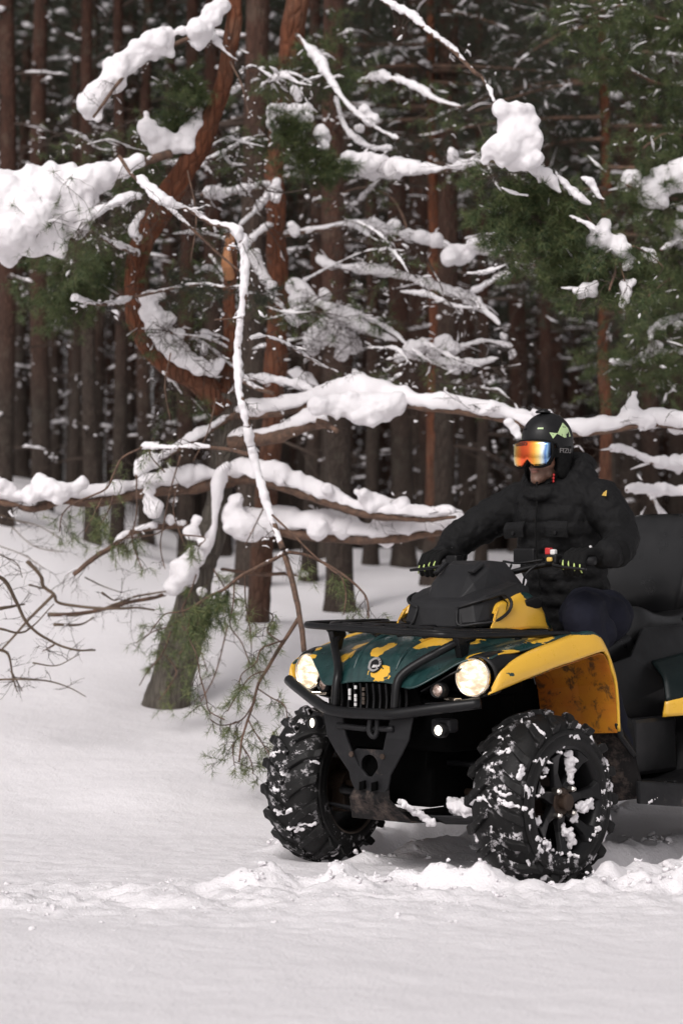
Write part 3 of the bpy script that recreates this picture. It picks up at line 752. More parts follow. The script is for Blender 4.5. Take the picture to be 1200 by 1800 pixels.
# dark needle tangles behind the shelf
for j, (pp, nn_) in enumerate([([(60, 480), (110, 490), (150, 470), (100, 530)], 40), ([(200, 340), (230, 320), (250, 300), (270, 290)], 16), ([(150, 440), (190, 410), (210, 470)], 20)]):
    tw = []; twigs(A, path3(pp, 11.8, 12.2), nn_, .28, 830 + j, .3, tipout=tw); needles_on(A, tw, 840 + j, frac=.7, m=M['needles'])
limb(A, [(400, 612), (365, 595), (330, 590), (300, 585)], 11.9, 11.6, 5, 3, [8, 9, 7, 4], 10, .2)
limb(A, [(402, 600), (380, 590), (350, 585)], 11.9, 11.7, 4, 3, [8, 8, 8], 4, .2)
limb(A, [(400, 700), (430, 668), (490, 672), (530, 682), (556, 690)], 12, 11.8, 8, 4, [6, 12, 14, 26, 6], 12, .2)
limb(A, [(425, 668), (450, 682), (480, 692)], 11.8, 11.6, 9, 7, [9, 9, 7], 0, .2)

# ---- broken branch hanging down in front of the leaning pine, tips in the snow
H_ = empty('hanging_branch', tuple(W(533, 1150, 9.9)))
tag(H_, 'thin snow-coated broken branch hanging down beside the far headlight', 'branch')
limb(H_, [(405, 400), (424, 420), (431, 450), (430, 510), (424, 560), (418, 620), (420, 680), (432, 735), (447, 800), (465, 870), (484, 930), (497, 965)], 10.4, 10.1, 11, 11, [18, 22, 20, 14, 13, 15, 15, 16, 16, 16, 12, 8], 26, .2, drop=.5, lump=.35, ud=(-1, .6))
limb(H_, [(497, 965), (508, 1000), (519, 1045), (527, 1085), (531, 1110), (534, 1145)], 10.1, 9.7, 11, 9)
limb(H_, [(430, 555), (410, 560), (378, 562)], 10.2, 10.2, 4, 3, [9, 4, 2])
limb(H_, [(436, 598), (460, 592), (492, 600), (525, 618), (560, 640), (595, 655)], 10.3, 10.8, 5, 3, [6, 9, 9, 8, 7, 4], 10, .2)
hb = limb(H_, [(500, 972), (478, 985), (450, 998), (420, 1015), (395, 1035), (365, 1050), (345, 1062)], 10.1, 10.1, 8, 4, [8, 6, 3, 0, 0, 0, 0], 0)
tw = []; twigs(hb, path3([(440, 1002), (400, 1030), (370, 1048), (350, 1060)], 10.1, 10.1), 6, .2, 850, 1.1, tipout=tw, updown=(-1.2, -.2)); needles_on(hb, tw, 851, frac=.75, m=M['needles_pale'])
for j, pp in enumerate([[(412, 1020), (410, 1060), (405, 1100), (425, 1130), (440, 1170)], [(370, 1048), (345, 1070), (330, 1110), (345, 1150), (352, 1190)], [(430, 1010), (432, 1060), (440, 1110), (442, 1140)], [(352, 1060), (320, 1075), (290, 1080), (265, 1110)]]):
    q = limb(H_, pp, 10.1, 10.0, 3, 2, None, 4, .14, ndl=.75, droop=.9, needles='needles_pale', ud=(-1, .4), name='twig', seg=5, nn=20, lvl=1)
limb(H_, [(500, 970), (535, 975), (570, 990), (605, 1012), (632, 1035), (645, 1055), (648, 1085)], 10.1, 9.9, 6, 3, None, 7, .2, ndl=.5, droop=.7, needles='needles_pale', ud=(-1, .1), lvl=1)
limb(H_, [(478, 905), (510, 935), (545, 970), (580, 1000), (600, 1015), (608, 1045), (604, 1080)], 10.1, 9.9, 4, 2, None, 6, .17, ndl=.6, droop=.7, needles='needles_pale', ud=(-1, 0), lvl=1)
limb(H_, [(524, 1088), (510, 1110), (490, 1140), (470, 1175), (455, 1200), (446, 1235), (436, 1265), (425, 1300), (420, 1340)], 10.0, 9.5, 8, 3, None, 0)
for j, pp in enumerate([[(500, 1125), (460, 1140), (450, 1165), (425, 1185), (420, 1210)], [(470, 1178), (440, 1190), (415, 1225), (400, 1250)], [(452, 1210), (475, 1225), (500, 1240), (505, 1262)], [(446, 1235), (425, 1265), (390, 1275), (370, 1265)],
                        [(436, 1265), (450, 1290), (470, 1320), (480, 1340)], [(428, 1290), (410, 1310), (412, 1345)], [(425, 1310), (440, 1335), (445, 1360)], [(495, 1130), (470, 1110), (480, 1085), (465, 1070)], [(352, 1190), (362, 1225), (368, 1250), (395, 1265)]]):
    limb(H_, pp, 9.9, 9.6, 3, 2, None, 5, .13, ndl=.75, droop=.5, needles='needles_pale', name='twig', seg=5, nn=20, lvl=1)
# needles before the foot of the leaning trunk
for j, pp in enumerate([[(345, 1010), (335, 1040), (320, 1075), (345, 1100)], [(325, 1080), (300, 1100), (270, 1110), (240, 1130)], [(300, 1110), (285, 1150), (260, 1180), (245, 1205)], [(345, 1060), (350, 1090), (330, 1130), (315, 1150)], [(290, 1150), (310, 1180), (295, 1210), (280, 1230)], [(320, 1100), (350, 1140), (365, 1180)], [(375, 1000), (400, 1045), (395, 1075)]]):
    limb(A, pp, 11.4, 11.3, 3, 2, None, 6, .16, ndl=.8, droop=.4, needles='needles_pale', name='low_twig', seg=5, nn=20, lvl=1)
for j, pp in enumerate([[(165, 870), (130, 885), (110, 905), (105, 935)], [(180, 875), (165, 905), (150, 935)], [(200, 870), (190, 900), (175, 925)], [(230, 930), (235, 960), (250, 1000)], [(290, 930), (270, 940), (230, 945), (205, 950)], [(320, 940), (360, 945), (350, 960)], [(290, 830), (265, 800), (270, 770)]]):
    limb(A, pp, 10.9, 10.8, 3, 2, None, 4, .14, ndl=.8, droop=.8, needles='needles_pale', name='low_twig', seg=5, ud=(-1, .2), nn=20, lvl=1)
for j, pp in enumerate([[(318, 800), (300, 860), (288, 920), (282, 960), (290, 1000)], [(380, 700), (365, 760), (340, 810)], [(240, 840), (240, 900), (232, 950)], [(470, 880), (450, 920), (430, 960)], [(312, 850), (305, 900), (325, 960)], [(400, 1100), (380, 1180), (350, 1240)], [(330, 300), (345, 380), (335, 460)], [(300, 620), (290, 680), (300, 740)]]):
    limb(A, pp, 11.2, 11.1, 3, 2, None, 3, .22, droop=.6, name='low_twig', seg=5)
limb(A, [(330, 922), (290, 925), (260, 928), (222, 940), (195, 962), (160, 985), (130, 1010)], 11.9, 11.5, 13, 8, [12, 12, 10, 12, 4, 0, 0], 8, .3)
snow_clump(A, [(210, 948, 8), (232, 935, 9), (338, 935, 14), (358, 955, 12), (300, 915, 9), (345, 915, 11)], 11.8, seed=16)
limb(A, [(290, 1045), (262, 1052), (230, 1058), (200, 1068), (150, 1076), (95, 1082)], 11.9, 11.4, 8, 4, [8, 3, 0, 0, 0, 0], 6, .25)
limb(A, [(540, 1012), (500, 1008), (460, 1010), (420, 1005), (390, 1000)], 12.4, 12.1, 7, 6, [10, 6, 2, 0, 0], 2, .2)

# ---- red pine
B = empty('red_pine', gbase(455, 14))
tag(B, 'upright pine with a rust red upper stem right of the leaning one', 'pine tree')
trunk_of(B, [(452, 1110), (455, 1060), (463, 950), (474, 800), (482, 680), (487, 560), (487, 440), (482, 310), (492, 220), (505, 130), (518, 40), (532, -120)], 14, 13.6, [46, 40, 38, 38, 37, 38, 36, 34, 38, 42, 42, 36], 'bark_red')
limb(B, [(500, 412), (530, 408), (560, 403), (610, 396), (660, 402), (700, 412)], 13.6, 13, 10, 5, [30, 18, 16, 18, 40, 14], 20, .3, drop=.3)
limb(B, [(700, 412), (730, 420), (770, 430), (800, 436), (850, 440), (900, 434), (958, 424)], 13, 12.4, 7, 4, [14, 24, 30, 16, 30, 22, 18], 24, .3)
snow_clump(B, [(740, 418, 14), (765, 420, 14), (790, 450, 18), (810, 452, 17), (835, 430, 14), (855, 428, 12), (825, 448, 12)], 12.6, seed=21)
snow_clump(B, [(512, 395, 9), (518, 408, 11), (655, 390, 10), (690, 398, 12), (675, 412, 9), (650, 405, 10)], 13.2, seed=22)
limb(B, [(560, 455), (575, 468), (620, 474), (670, 482), (720, 492), (770, 510), (810, 524), (838, 536), (852, 550), (878, 572)], 13.4, 12.6, 7, 4, [22, 24, 18, 18, 22, 22, 20, 18, 14, 10], 26, .28, drop=.25)
limb(B, [(498, 312), (540, 304), (600, 298), (650, 304), (720, 302), (780, 298), (830, 288), (862, 282)], 13.4, 11.4, 8, 4, [12, 24, 34, 34, 36, 14, 10, 6], 22, .3)
snow_clump(B, [(615, 278, 14), (640, 285, 20), (665, 285, 16), (700, 290, 16), (795, 275, 12), (793, 265, 8), (590, 292, 13)], 12.4, seed=23)
limb(B, [(630, 145), (660, 138), (700, 142), (735, 158), (770, 178), (810, 188)], 13.4, 12.8, 8, 4, [14, 16, 16, 14, 12, 8], 14, .3, ndl=.5)
limb(B, [(520, 60), (545, 90), (565, 118), (585, 150), (620, 195), (660, 225), (700, 245)], 13.3, 12.6, 8, 4, [6, 18, 20, 12, 10, 6, 10], 12, .25)
limb(B, [(640, -30), (680, 5), (720, 28), (760, 60), (800, 92), (832, 125), (846, 135)], 11, 10.5, 9, 7, [10, 12, 16, 9, 12, 4, 2], 8, .25, drop=.3)
limb(B, [(846, 135), (860, 160), (868, 180)], 10.5, 10.4, 5, 4, [2, 8, 4], 2, .2)
limb(B, [(482, 322), (450, 330), (415, 338), (385, 344), (355, 342)], 13.6, 13, 12, 6, [8, 14, 18, 22, 16], 10, .3)
limb(B, [(478, 330), (464, 355), (445, 375), (420, 398)], 13.4, 12.8, 8, 5, [10, 16, 9, 7], 6, .2)
limb(B, [(478, 395), (450, 415), (435, 440), (450, 470), (470, 500), (488, 512)], 13.4, 13.1, 7, 4, [18, 12, 14, 16, 16, 20], 10, .2)
snow_clump(B, [(448, 450, 13), (453, 465, 10), (478, 512, 12), (486, 335, 12), (484, 350, 10), (487, 320, 8)], 13.2, seed=24)
snow_clump(B, [(498, 200, 20), (520, 198, 18), (538, 205, 15), (485, 215, 18), (510, 225, 22), (522, 238, 14), (495, 240, 16), (478, 192, 12), (540, 190, 10), (515, 245, 13)], 12.3, seed=25)
snow_clump(B, [(518, 160, 9), (525, 172, 9), (530, 155, 5), (563, 232, 15), (567, 245, 13), (570, 258, 10), (520, 277, 10)], 12.3, seed=26)
tw = []; twigs(B, path3([(470, 200), (520, 215), (480, 235), (560, 260), (590, 285), (540, 300)], 12.1, 12.3), 50, .2, 860, .3, tipout=tw); needles_on(B, tw, 861, frac=.5)
tw = []; twigs(B, path3([(440, 130), (470, 120), (540, 90), (560, 150), (590, 130), (580, 60)], 13.2, 13.9), 44, .28, 862, .2, tipout=tw); needles_on(B, tw, 863, frac=.5)
limb(B, [(505, 500), (530, 520), (560, 535), (600, 560), (650, 585), (700, 600)], 13.5, 13, 7, 4, [26, 40, 14, 40, 30, 10], 40, .28)
snow_clump(B, [(512, 505, 11), (525, 525, 18), (520, 555, 18), (540, 548, 16), (580, 580, 24), (600, 590, 22), (560, 590, 22), (620, 605, 16), (575, 558, 14), (570, 518, 12), (550, 610, 16), (600, 625, 12)], 13.3, seed=27)
hp = path3([(520, 520), (580, 560), (620, 600), (560, 620), (540, 560)], 13.0, 13.0); twigs(B, hp, 44, .3, 870, .1)
limb(B, [(690, 640), (720, 622), (760, 615), (810, 612), (850, 600), (900, 610)], 13.2, 12.8, 6, 3, [6, 16, 20, 10, 8, 10], 30, .28)
snow_clump(B, [(780, 602, 16), (795, 612, 15), (765, 620, 12), (720, 612, 14), (740, 605, 12), (800, 645, 13), (820, 642, 12), (790, 640, 9), (885, 592, 9), (900, 622, 10), (700, 630, 8)], 12.9, seed=28)
limb(B, [(700, 632), (740, 632), (790, 640), (840, 640), (875, 630)], 13, 12.7, 5, 3, [10, 12, 18, 14, 8], 14, .26)
limb(B, [(810, 520), (840, 510), (870, 492), (900, 485)], 14.5, 15, 8, 6, [10, 12, 12, 10], 5, .3)
limb(B, [(505, 655), (520, 660), (540, 668), (560, 680)], 13.4, 13.1, 7, 4, [6, 22, 22, 8], 4, .2)
limb(B, [(700, 430), (715, 405), (690, 350), (640, 330), (600, 340)], 13, 13.6, 5, 3, None, 20, .35)
limb(B, [(590, 170), (610, 230), (650, 260), (690, 262)], 13.2, 12.9, 5, 3, [8, 10, 8, 14], 14, .3)
snow_clump(B, [(640, 195, 12), (652, 210, 14), (632, 225, 9)], 13, seed=29, extra=3)
# green bough at the right with the tall snow heap on it
gb = limb(B, [(862, 282), (900, 292), (940, 300), (980, 330), (1020, 370), (1060, 420), (1080, 470), (1070, 510)], 10.9, 10.3, 8, 4, None, 10, .25)
tw = []
for j, (pp, k) in enumerate([([(850, 310), (900, 320), (950, 335), (1000, 340)], 60), ([(830, 360), (880, 370), (940, 380), (1000, 390)], 60), ([(870, 410), (920, 420), (980, 430), (1010, 450)], 48), ([(930, 320), (990, 350), (1040, 390), (1075, 440)], 56), ([(960, 460), (1010, 480), (1060, 500), (1110, 480)], 44), ([(985, 400), (1030, 440), (1080, 480), (1120, 500)], 44), ([(880, 440), (930, 460), (970, 480), (900, 420)], 28)]):
    twigs(gb, path3(pp, 10.5 + .1 * j % 3, 10.4), int(k * .46), .19, 880 + j, .25, tipout=tw, lvl=1)
needles_on(gb, tw, 899, frac=1, n=34, per=1, L=.062, wd=.003)
snow_clump(B, [(880, 192, 17), (893, 190, 12), (908, 190, 15), (928, 196, 12), (895, 215, 22), (905, 232, 32), (888, 258, 30), (912, 268, 32), (935, 235, 17), (945, 245, 13), (858, 270, 12), (852, 285, 9), (856, 262, 11), (942, 280, 13), (925, 285, 14), (880, 285, 13), (938, 215, 12)], 10.15, seed=30, thick=.85)
for k_, (pp_, hh_) in enumerate([([(925, 300), (945, 308), (965, 322), (985, 340)], [16, 26, 24, 10]), ([(975, 300), (985, 318), (1005, 340), (1018, 352), (1040, 360)], [8, 14, 20, 18, 8]), ([(1020, 312), (1035, 325), (1050, 345), (1062, 352)], [8, 18, 12, 8]), ([(880, 330), (900, 340), (930, 345)], [4, 8, 5]), ([(1000, 380), (1030, 395), (1050, 410)], [5, 10, 8])]):
    P_ = path3(pp_, 10.32, 10.3); mb = MB(); mb.tube(P_, .004, 5, 3); b_ = mb.build('twig', M['twig'], B, world=True); snow_along('snow_cap', b_, P_, [h / F * 10.3 for h in hh_], 10.3, seed=400 + k_, drop=.3)
if False: snow_clump(B, [(940, 308, 12), (955, 318, 14), (968, 328, 13), (985, 318, 9), (1005, 345, 13), (1012, 355, 10), (1035, 330, 11), (1030, 312, 8), (1055, 350, 7), (980, 285, 6)], 10.3, seed=31, extra=4)
snow_clump(B, [(1060, 400, 15), (1055, 418, 22), (1082, 428, 20), (1045, 428, 15), (1095, 440, 14), (1075, 440, 12), (1105, 458, 11), (1100, 470, 11)], 10.45, seed=32)
snow_clump(B, [(1030, 510, 13), (1020, 518, 9), (1040, 512, 12), (1048, 498, 8), (1012, 512, 7)], 10.4, seed=33)
snow_clump(B, [(1098, 500, 12), (1102, 512, 11), (1096, 525, 10), (1110, 495, 8), (1092, 535, 6)], 10.4, seed=34)
snow_clump(B, [(1140, 450, 10), (1130, 440, 7), (1150, 458, 7)], 10.5, seed=35)
for pp_ in ([(1040, 400), (1036, 460), (1030, 505), (1024, 530)], [(1078, 430), (1090, 470), (1098, 500), (1102, 545)], [(1090, 430), (1120, 436), (1150, 455), (1165, 470)]):
    limb(B, pp_, 10.45, 10.42, 4, 2, None, 12, .16, ndl=1.2, name='twig', seg=5, lvl=1, nn=30)
# ---- young pine standing at the right edge
D_ = empty('edge_pine', gbase(1300, 12.5))
tag(D_, 'green pine at the right edge with a round snow load', 'pine tree')
trunk_of(D_, [(1300, 1200), (1296, 900), (1290, 600), (1280, 300), (1270, 0), (1265, -200)], 12.5, 12.5, [52, 46, 42, 38, 34, 30], 'bark_red')
for j, (pp, hs_, k) in enumerate([([(1285, 330), (1240, 345), (1190, 350), (1140, 345), (1100, 325)], None, 34), ([(1290, 440), (1240, 430), (1200, 425), (1160, 440)], [10, 14, 20, 10], 30),
        ([(1292, 540), (1240, 550), (1190, 560), (1150, 580), (1140, 600)], [8, 14, 20, 16, 8], 34), ([(1292, 640), (1240, 625), (1180, 620), (1140, 625), (1100, 640), (1070, 638)], [10, 10, 16, 20, 9, 14], 30),
        ([(1270, 120), (1220, 140), (1170, 150), (1120, 130), (1080, 100)], [6, 8, 4, 6, 3], 46), ([(1275, 220), (1220, 240), (1170, 235), (1130, 260)], None, 40), ([(1268, 20), (1210, 40), (1150, 30), (1090, 10), (1030, 30)], [6, 5, 3, 6, 3], 56),
        ([(1285, 480), (1230, 500), (1180, 490), (1140, 520)], None, 30), ([(1292, 800), (1240, 815), (1190, 820), (1150, 815), (1105, 795), (1070, 788)], [16, 24, 22, 24, 14, 10], 10),
        ([(1292, 870), (1220, 868), (1150, 865), (1100, 862)], [14, 20, 24, 28], 4), ([(1140, 868), (1155, 890), (1170, 915), (1190, 935)], [12, 10, 8, 8], 3)]):
    limb(D_, pp, 12.4, 11.8, 9, 4, hs_, k, .32, ndl=.9 if j < 8 else 0, needles='needles', droop=.3)
snow_clump(D_, [(1110, 312, 16), (1098, 325, 14), (1140, 335, 27), (1165, 318, 30), (1195, 308, 30), (1225, 305, 34), (1160, 355, 15), (1145, 350, 18)], 11.9, seed=40)
snow_clump(D_, [(1195, 400, 16), (1195, 425, 14), (1148, 610, 14), (1138, 620, 10), (1190, 570, 10), (1160, 572, 10), (1080, 20, 10), (1072, 28, 8), (1127, 34, 7), (1145, 103, 8), (1120, 380, 9), (1195, 365, 8)], 12, seed=41, extra=3)
# dark screen of green boughs over the track (upper right and top)
G = empty('shaded_pine', gbase(1010, 15.5))
tag(G, 'dark green pine with wide boughs filling the upper right behind the snow heap', 'pine tree')
trunk_of(G, [(1062, 1010), (1064, 800), (1060, 560), (1064, 300), (1058, 60), (1060, -150)], 16.5, 16.5, [22, 21, 19, 17, 15, 13], 'bark_red')
for j in range(22):
    s = -1 if j % 2 else 1; y0 = rngT.uniform(-80, 560); L = rngT.uniform(130, 330) * (1 if y0 < 350 else .5); yd = rngT.uniform(-10, 70)
    pp = [(1062, y0), (1062 + s * L * .35, y0 + yd * .1), (1062 + s * L * .7, y0 + yd * .5), (1062 + s * L, y0 + yd)]
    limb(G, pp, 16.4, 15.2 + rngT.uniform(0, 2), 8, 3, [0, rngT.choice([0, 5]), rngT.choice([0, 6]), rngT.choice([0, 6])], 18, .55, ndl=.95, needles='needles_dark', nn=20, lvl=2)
G2 = empty('shaded_pine', gbase(690, 17))
tag(G2, 'dark green pine behind the arched snowy limb at the top middle', 'pine tree')
trunk_of(G2, [(762, 1010), (760, 800), (764, 560), (760, 300), (756, 60), (758, -150)], 17.5, 17.5, [26, 24, 22, 19, 16, 13], 'bark_red')
for j in range(15):
    s = -1 if j % 2 else 1; y0 = rngT.uniform(-80, 330); L = rngT.uniform(130, 280); yd = rngT.uniform(-10, 70)
    pp = [(760, y0), (760 + s * L * .35, y0 + yd * .1), (760 + s * L * .7, y0 + yd * .5), (760 + s * L, y0 + yd)]
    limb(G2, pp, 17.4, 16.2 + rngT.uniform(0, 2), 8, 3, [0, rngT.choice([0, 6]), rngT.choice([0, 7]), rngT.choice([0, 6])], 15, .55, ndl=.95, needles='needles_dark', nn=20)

# ---- dead branches lying in the snow at the lower left
def dead(pps, d0, d1, ws, lab, k):
    o = empty('fallen_branch', tuple(W(pps[0][0][0], pps[0][0][1], d0))); tag(o, lab, 'fallen branch')
    for pp, w_ in zip(pps, ws): limb(o, pp, d0, d1, w_, max(1.5, w_ * .4), None, k, .16, m='drywood', name='stick', seg=6, droop=0, ud=(-.3, .6), lvl=1)
    return o
dead([[(-20, 1010), (8, 1020), (30, 1060), (52, 1100), (95, 1130), (130, 1142), (168, 1143)], [(0, 1070), (44, 1062)], [(0, 1105), (45, 1110), (95, 1062)], [(95, 1134), (75, 1145)]], 10.4, 10.9, [8, 7, 5, 4], 'forked brown dead branch reaching in from the left edge above the snow', 3)
dead([[(48, 986), (72, 1012), (76, 1030), (95, 1045), (105, 1060), (160, 1068), (210, 1070), (240, 1068), (272, 1072)], [(52, 1028), (90, 1038)], [(92, 1048), (50, 1090), (10, 1135), (-20, 1160)], [(180, 1042), (200, 1055), (215, 1050)]], 11.1, 11.4, [8, 4, 6, 4], 'long crooked dead branch lying across the snow left of the leaning pine', 3)
dead([[(85, 1080), (130, 1080), (170, 1074), (215, 1058), (240, 1048), (292, 1040)], [(95, 1098), (140, 1098), (165, 1085)], [(150, 1015), (180, 1030), (215, 1042)]], 11.6, 11.8, [8, 6, 3], 'mossy grey dead branch lying behind the crooked one', 2)
dead([[(-10, 1140), (15, 1150), (22, 1185), (30, 1215)], [(-10, 1195), (40, 1194), (90, 1198), (125, 1210), (152, 1225)], [(58, 1165), (100, 1170), (140, 1150)], [(20, 1180), (40, 1215)], [(0, 975), (30, 990), (40, 1015)]], 10.6, 10.9, [6, 4, 3, 4, 2], 'thin bare twigs poking from the snow at the lower left', 5)
dead([[(0, 905), (30, 915), (70, 925), (110, 950)], [(20, 925), (60, 960), (110, 970)], [(0, 960), (40, 975), (80, 1000)]], 12.8, 12.6, [2, 2, 2], 'faint thin twigs in front of the snow bank at the left edge', 5)

# tangle of thin bare twigs through the crown of both pines
rgq = np.random.RandomState(77)
for j in range(44):
    x0 = rgq.uniform(180, 860); y0 = rgq.uniform(120, 680); L_ = rgq.uniform(60, 190); a_ = rgq.uniform(-.5, .9) + (math.pi if x0 < 420 and rgq.rand() < .6 else 0)
    pp = [(x0 + L_ * t * math.cos(a_) , y0 + L_ * t * math.sin(a_) + 16 * math.sin(t * 4 + j)) for t in (0, .33, .66, 1)]
    dd = rgq.uniform(11.8, 13.2)
    limb(A if x0 < 440 else B, pp, dd, dd - .3, rgq.uniform(2.5, 5), 1.5, [rgq.choice([0, 4, 8]), rgq.choice([3, 7, 10]), rgq.choice([0, 5, 9]), 2] if rgq.rand() < .75 else None, 10, .24, name='twig', seg=5, ndl=.2 if rgq.rand() < .5 else 0, m='twig')
# ---------------------------------------------------------------- quad bike
def plastic(name, col, rough=.45, sc=60, bs=.08, dirt=0):
    m = mat(name, col, rough, spec=.28)
    n = noise_n(m, sc, 4); bump(m, n, bs, .002)
    c2 = tuple(min(1, x * 1.5 + .001) for x in col)
    src = mixc(m, ramp(m, noise_n(m, 7, 5, .7), [(.4, 0), (.75, 1)]), col, c2)
    if dirt:
        f = ramp(m, noise_n(m, 11, 6, .75), [(.62 - dirt * .25, 0), (.75, .8)])
        src = mixc(m, f, src, (.16, .12, .10))
    lk(m, src, PR(m).inputs['Base Color'])
    lk(m, ramp(m, noise_n(m, 9, 3), [(.3, rough - .1), (.7, rough + .15)]), PR(m).inputs['Roughness'])
    return m
M['black'] = plastic('black_plastic', (.006, .006, .0065), .40)
M['cowl'] = plastic('matt_black_cowl', (.013, .013, .014), .46, 120, .15)
M['frame'] = plastic('black_painted_steel', (.005, .005, .0055), .34)
M['guard'] = plastic('satin_black_plate', (.0085, .0085, .0095), .5, dirt=.1)
M['dark'] = plastic('black_underside', (.0015, .0015, .0015), .8)
M['seat'] = plastic('black_seat_vinyl', (.0055, .0055, .006), .33, 180, .2)
PR(M['seat']).inputs['Specular IOR Level'].default_value = .5
M['shaded_rearpanel'] = plastic('shade_darkened_green_panel', (.0018, .006, .006), .42)  # rear fender green, darkened in the colour to stand for shade
PR(M['dark']).inputs['Specular IOR Level'].default_value = .03
M['mud'] = plastic('muddy_plastic', (.007, .006, .006), .8, dirt=.5)
M['chrome'] = mat('bright_metal', (.75, .72, .68), .15, 1)
M['lug'] = mat('lug_metal', (.55, .52, .48), .3, 1)
M['rust'] = plastic('brown_hub_metal', (.035, .022, .015), .6, dirt=.25)
M['rimring'] = plastic('muddy_rim_lip', (.07, .055, .045), .6, dirt=.5)
M['white'] = mat('white_mark', (.75, .73, .72), .5)
M['neon'] = mat('pale_lime', (.55, .70, .22), .55)
M['limepanel'] = mat('pale_green_panel', (.50, .66, .34), .4)
M['redplastic'] = mat('red_button', (.55, .03, .03), .4)
M['yellowplastic'] = mat('yellow_button', (.75, .5, .12), .45)
def rubber():
    m = mat('tyre_rubber', (.005, .005, .005), .6, spec=.3)
    a = ramp(m, noise_n(m, 24, 7, .75), [(.545, 0), (.59, 1)])
    b = ramp(m, noise_n(m, 6.5, 3, .6), [(.47, 0), (.60, 1)])
    f = math_n(m, 'MULTIPLY', a, b)
    base = mixc(m, noise_n(m, 40, 3), (.003, .003, .003), (.010, .0095, .009))
    f2 = ramp(m, noise_n(m, 60, 6, .8), [(.66, 0), (.72, .5)])
    lk(m, mixc(m, f, mixc(m, f2, base, (.3, .28, .28)), (.74, .71, .73)), PR(m).inputs['Base Color'])
    bump(m, math_n(m, 'ADD', noise_n(m, 45, 4), math_n(m, 'MULTIPLY', f, 1.5)), .5, .004)
    return m
M['rubber'] = rubber()
def camo_mat(name, dirty=0):
    m = mat(name, (0, 0, 0), .33, spec=.5, coat=.25)
    PR(m).inputs['Coat Roughness'].default_value = .2
    at = nd(m, 'ShaderNodeAttribute', attribute_name='paint')
    n = noise_n(m, 19, 5, .62, dist=1.6); n2 = noise_n(m, 85, 3, .6)
    tcv = nd(m, 'ShaderNodeTexCoord'); vo = nd(m, 'ShaderNodeTexVoronoi'); vo.inputs['Scale'].default_value = 34; lk(m, tcv.outputs['Object'], vo.inputs['Vector'])
    svo = nd(m, 'ShaderNodeSeparateColor'); lk(m, vo.outputs['Color'], svo.inputs[0])
    n = math_n(m, 'ADD', math_n(m, 'MULTIPLY', n, .6), math_n(m, 'MULTIPLY', svo.outputs[0], .4))
    v = math_n(m, 'ADD', at.outputs['Fac'], math_n(m, 'MULTIPLY', math_n(m, 'SUBTRACT', n, .5), 1.1))
    v = math_n(m, 'ADD', v, math_n(m, 'MULTIPLY', math_n(m, 'SUBTRACT', n2, .5), .12))
    f = ramp(m, v, [(.495, 0), (.505, 1)])
    y = mixc(m, noise_n(m, 9, 4, .7), (.72, .40, .035), (.80, .47, .05))
    g = mixc(m, ramp(m, noise_n(m, 18, 5, .7, stretch=(1, 3, 1)), [(.35, 0), (.75, 1)]), (.005, .028, .028), (.017, .058, .055))
    c = mixc(m, f, g, y)
    sp = ramp(m, noise_n(m, 130, 3, .7), [(.70, 0), (.74, .7)])
    c = mixc(m, sp, c, (.10, .09, .08))
    lk(m, c, PR(m).inputs['Base Color'])
    lk(m, ramp(m, noise_n(m, 22, 5, .7), [(.3, .22), (.7, .48)]), PR(m).inputs['Roughness'])
    bump(m, math_n(m, 'ADD', noise_n(m, 5, 2), math_n(m, 'MULTIPLY', noise_n(m, 120, 2), .1)), .12, .01)
    return m
M['camo'] = camo_mat('green_and_yellow_paint')
def lining():
    m = mat('muddy_yellow_lining', (.5, .2, .02), .5)
    base = mixc(m, ramp(m, noise_n(m, 6, 4, .6), [(.35, 0), (.65, 1)]), (.50, .20, .012), (.42, .12, .012))
    d = ramp(m, noise_n(m, 13, 7, .72, dist=.6), [(.53, 0), (.62, 1)])
    d2 = ramp(m, noise_n(m, 90, 3, .7), [(.66, 0), (.70, 1)])
    c = mixc(m, math_n(m, 'MAXIMUM', math_n(m, 'MULTIPLY', d, .85), d2), base, (.045, .028, .016))
    lk(m, c, PR(m).inputs['Base Color']); return m
M['lining'] = lining()

Qb = empty('quad_bike', (OX, OY, 0), TH)
tag(Qb, 'muddy yellow and dark green quad bike with lit headlights and snow-caked tyres', 'quad bike')
def bp(mb, name, m, parent=None, **k): return mb.build(name, m, parent or Qb, **k)
def V3(*a): return Vector(a)

def paint(o, patches, base=0.0, sub=0):
    """how yellow each spot is: patches (x, y, z, rx, ry, rz, strength)"""
    me = o.data; n = len(me.vertices); co = np.empty(n * 3); me.vertices.foreach_get('co', co); co = co.reshape(-1, 3)
    f = np.full(n, float(base))
    for (x, y, z, rx, ry, rz, s) in patches:
        d = np.sqrt(((co[:, 0] - x) / rx) ** 2 + ((co[:, 1] - y) / ry) ** 2 + ((co[:, 2] - z) / rz) ** 2)
        g = np.clip(1.35 - d, 0, 1)
        f = f * (1 - g) + s * g
    a = me.attributes.new('paint', 'FLOAT', 'POINT'); a.data.foreach_set('value', f.astype(np.float32))
def dense(rows, k=8, l=8):
    """catmull-rom refinement of a control grid (rows x cols)"""
    def refine(seq, n):
        P, _ = smoothpath([Vector(p) for p in seq], [0] * len(seq), n); return P
    r1 = [refine(r, k) for r in rows]; cols = list(zip(*r1)); c1 = [refine(list(c), l) for c in cols]
    return [list(r) for r in zip(*c1)]

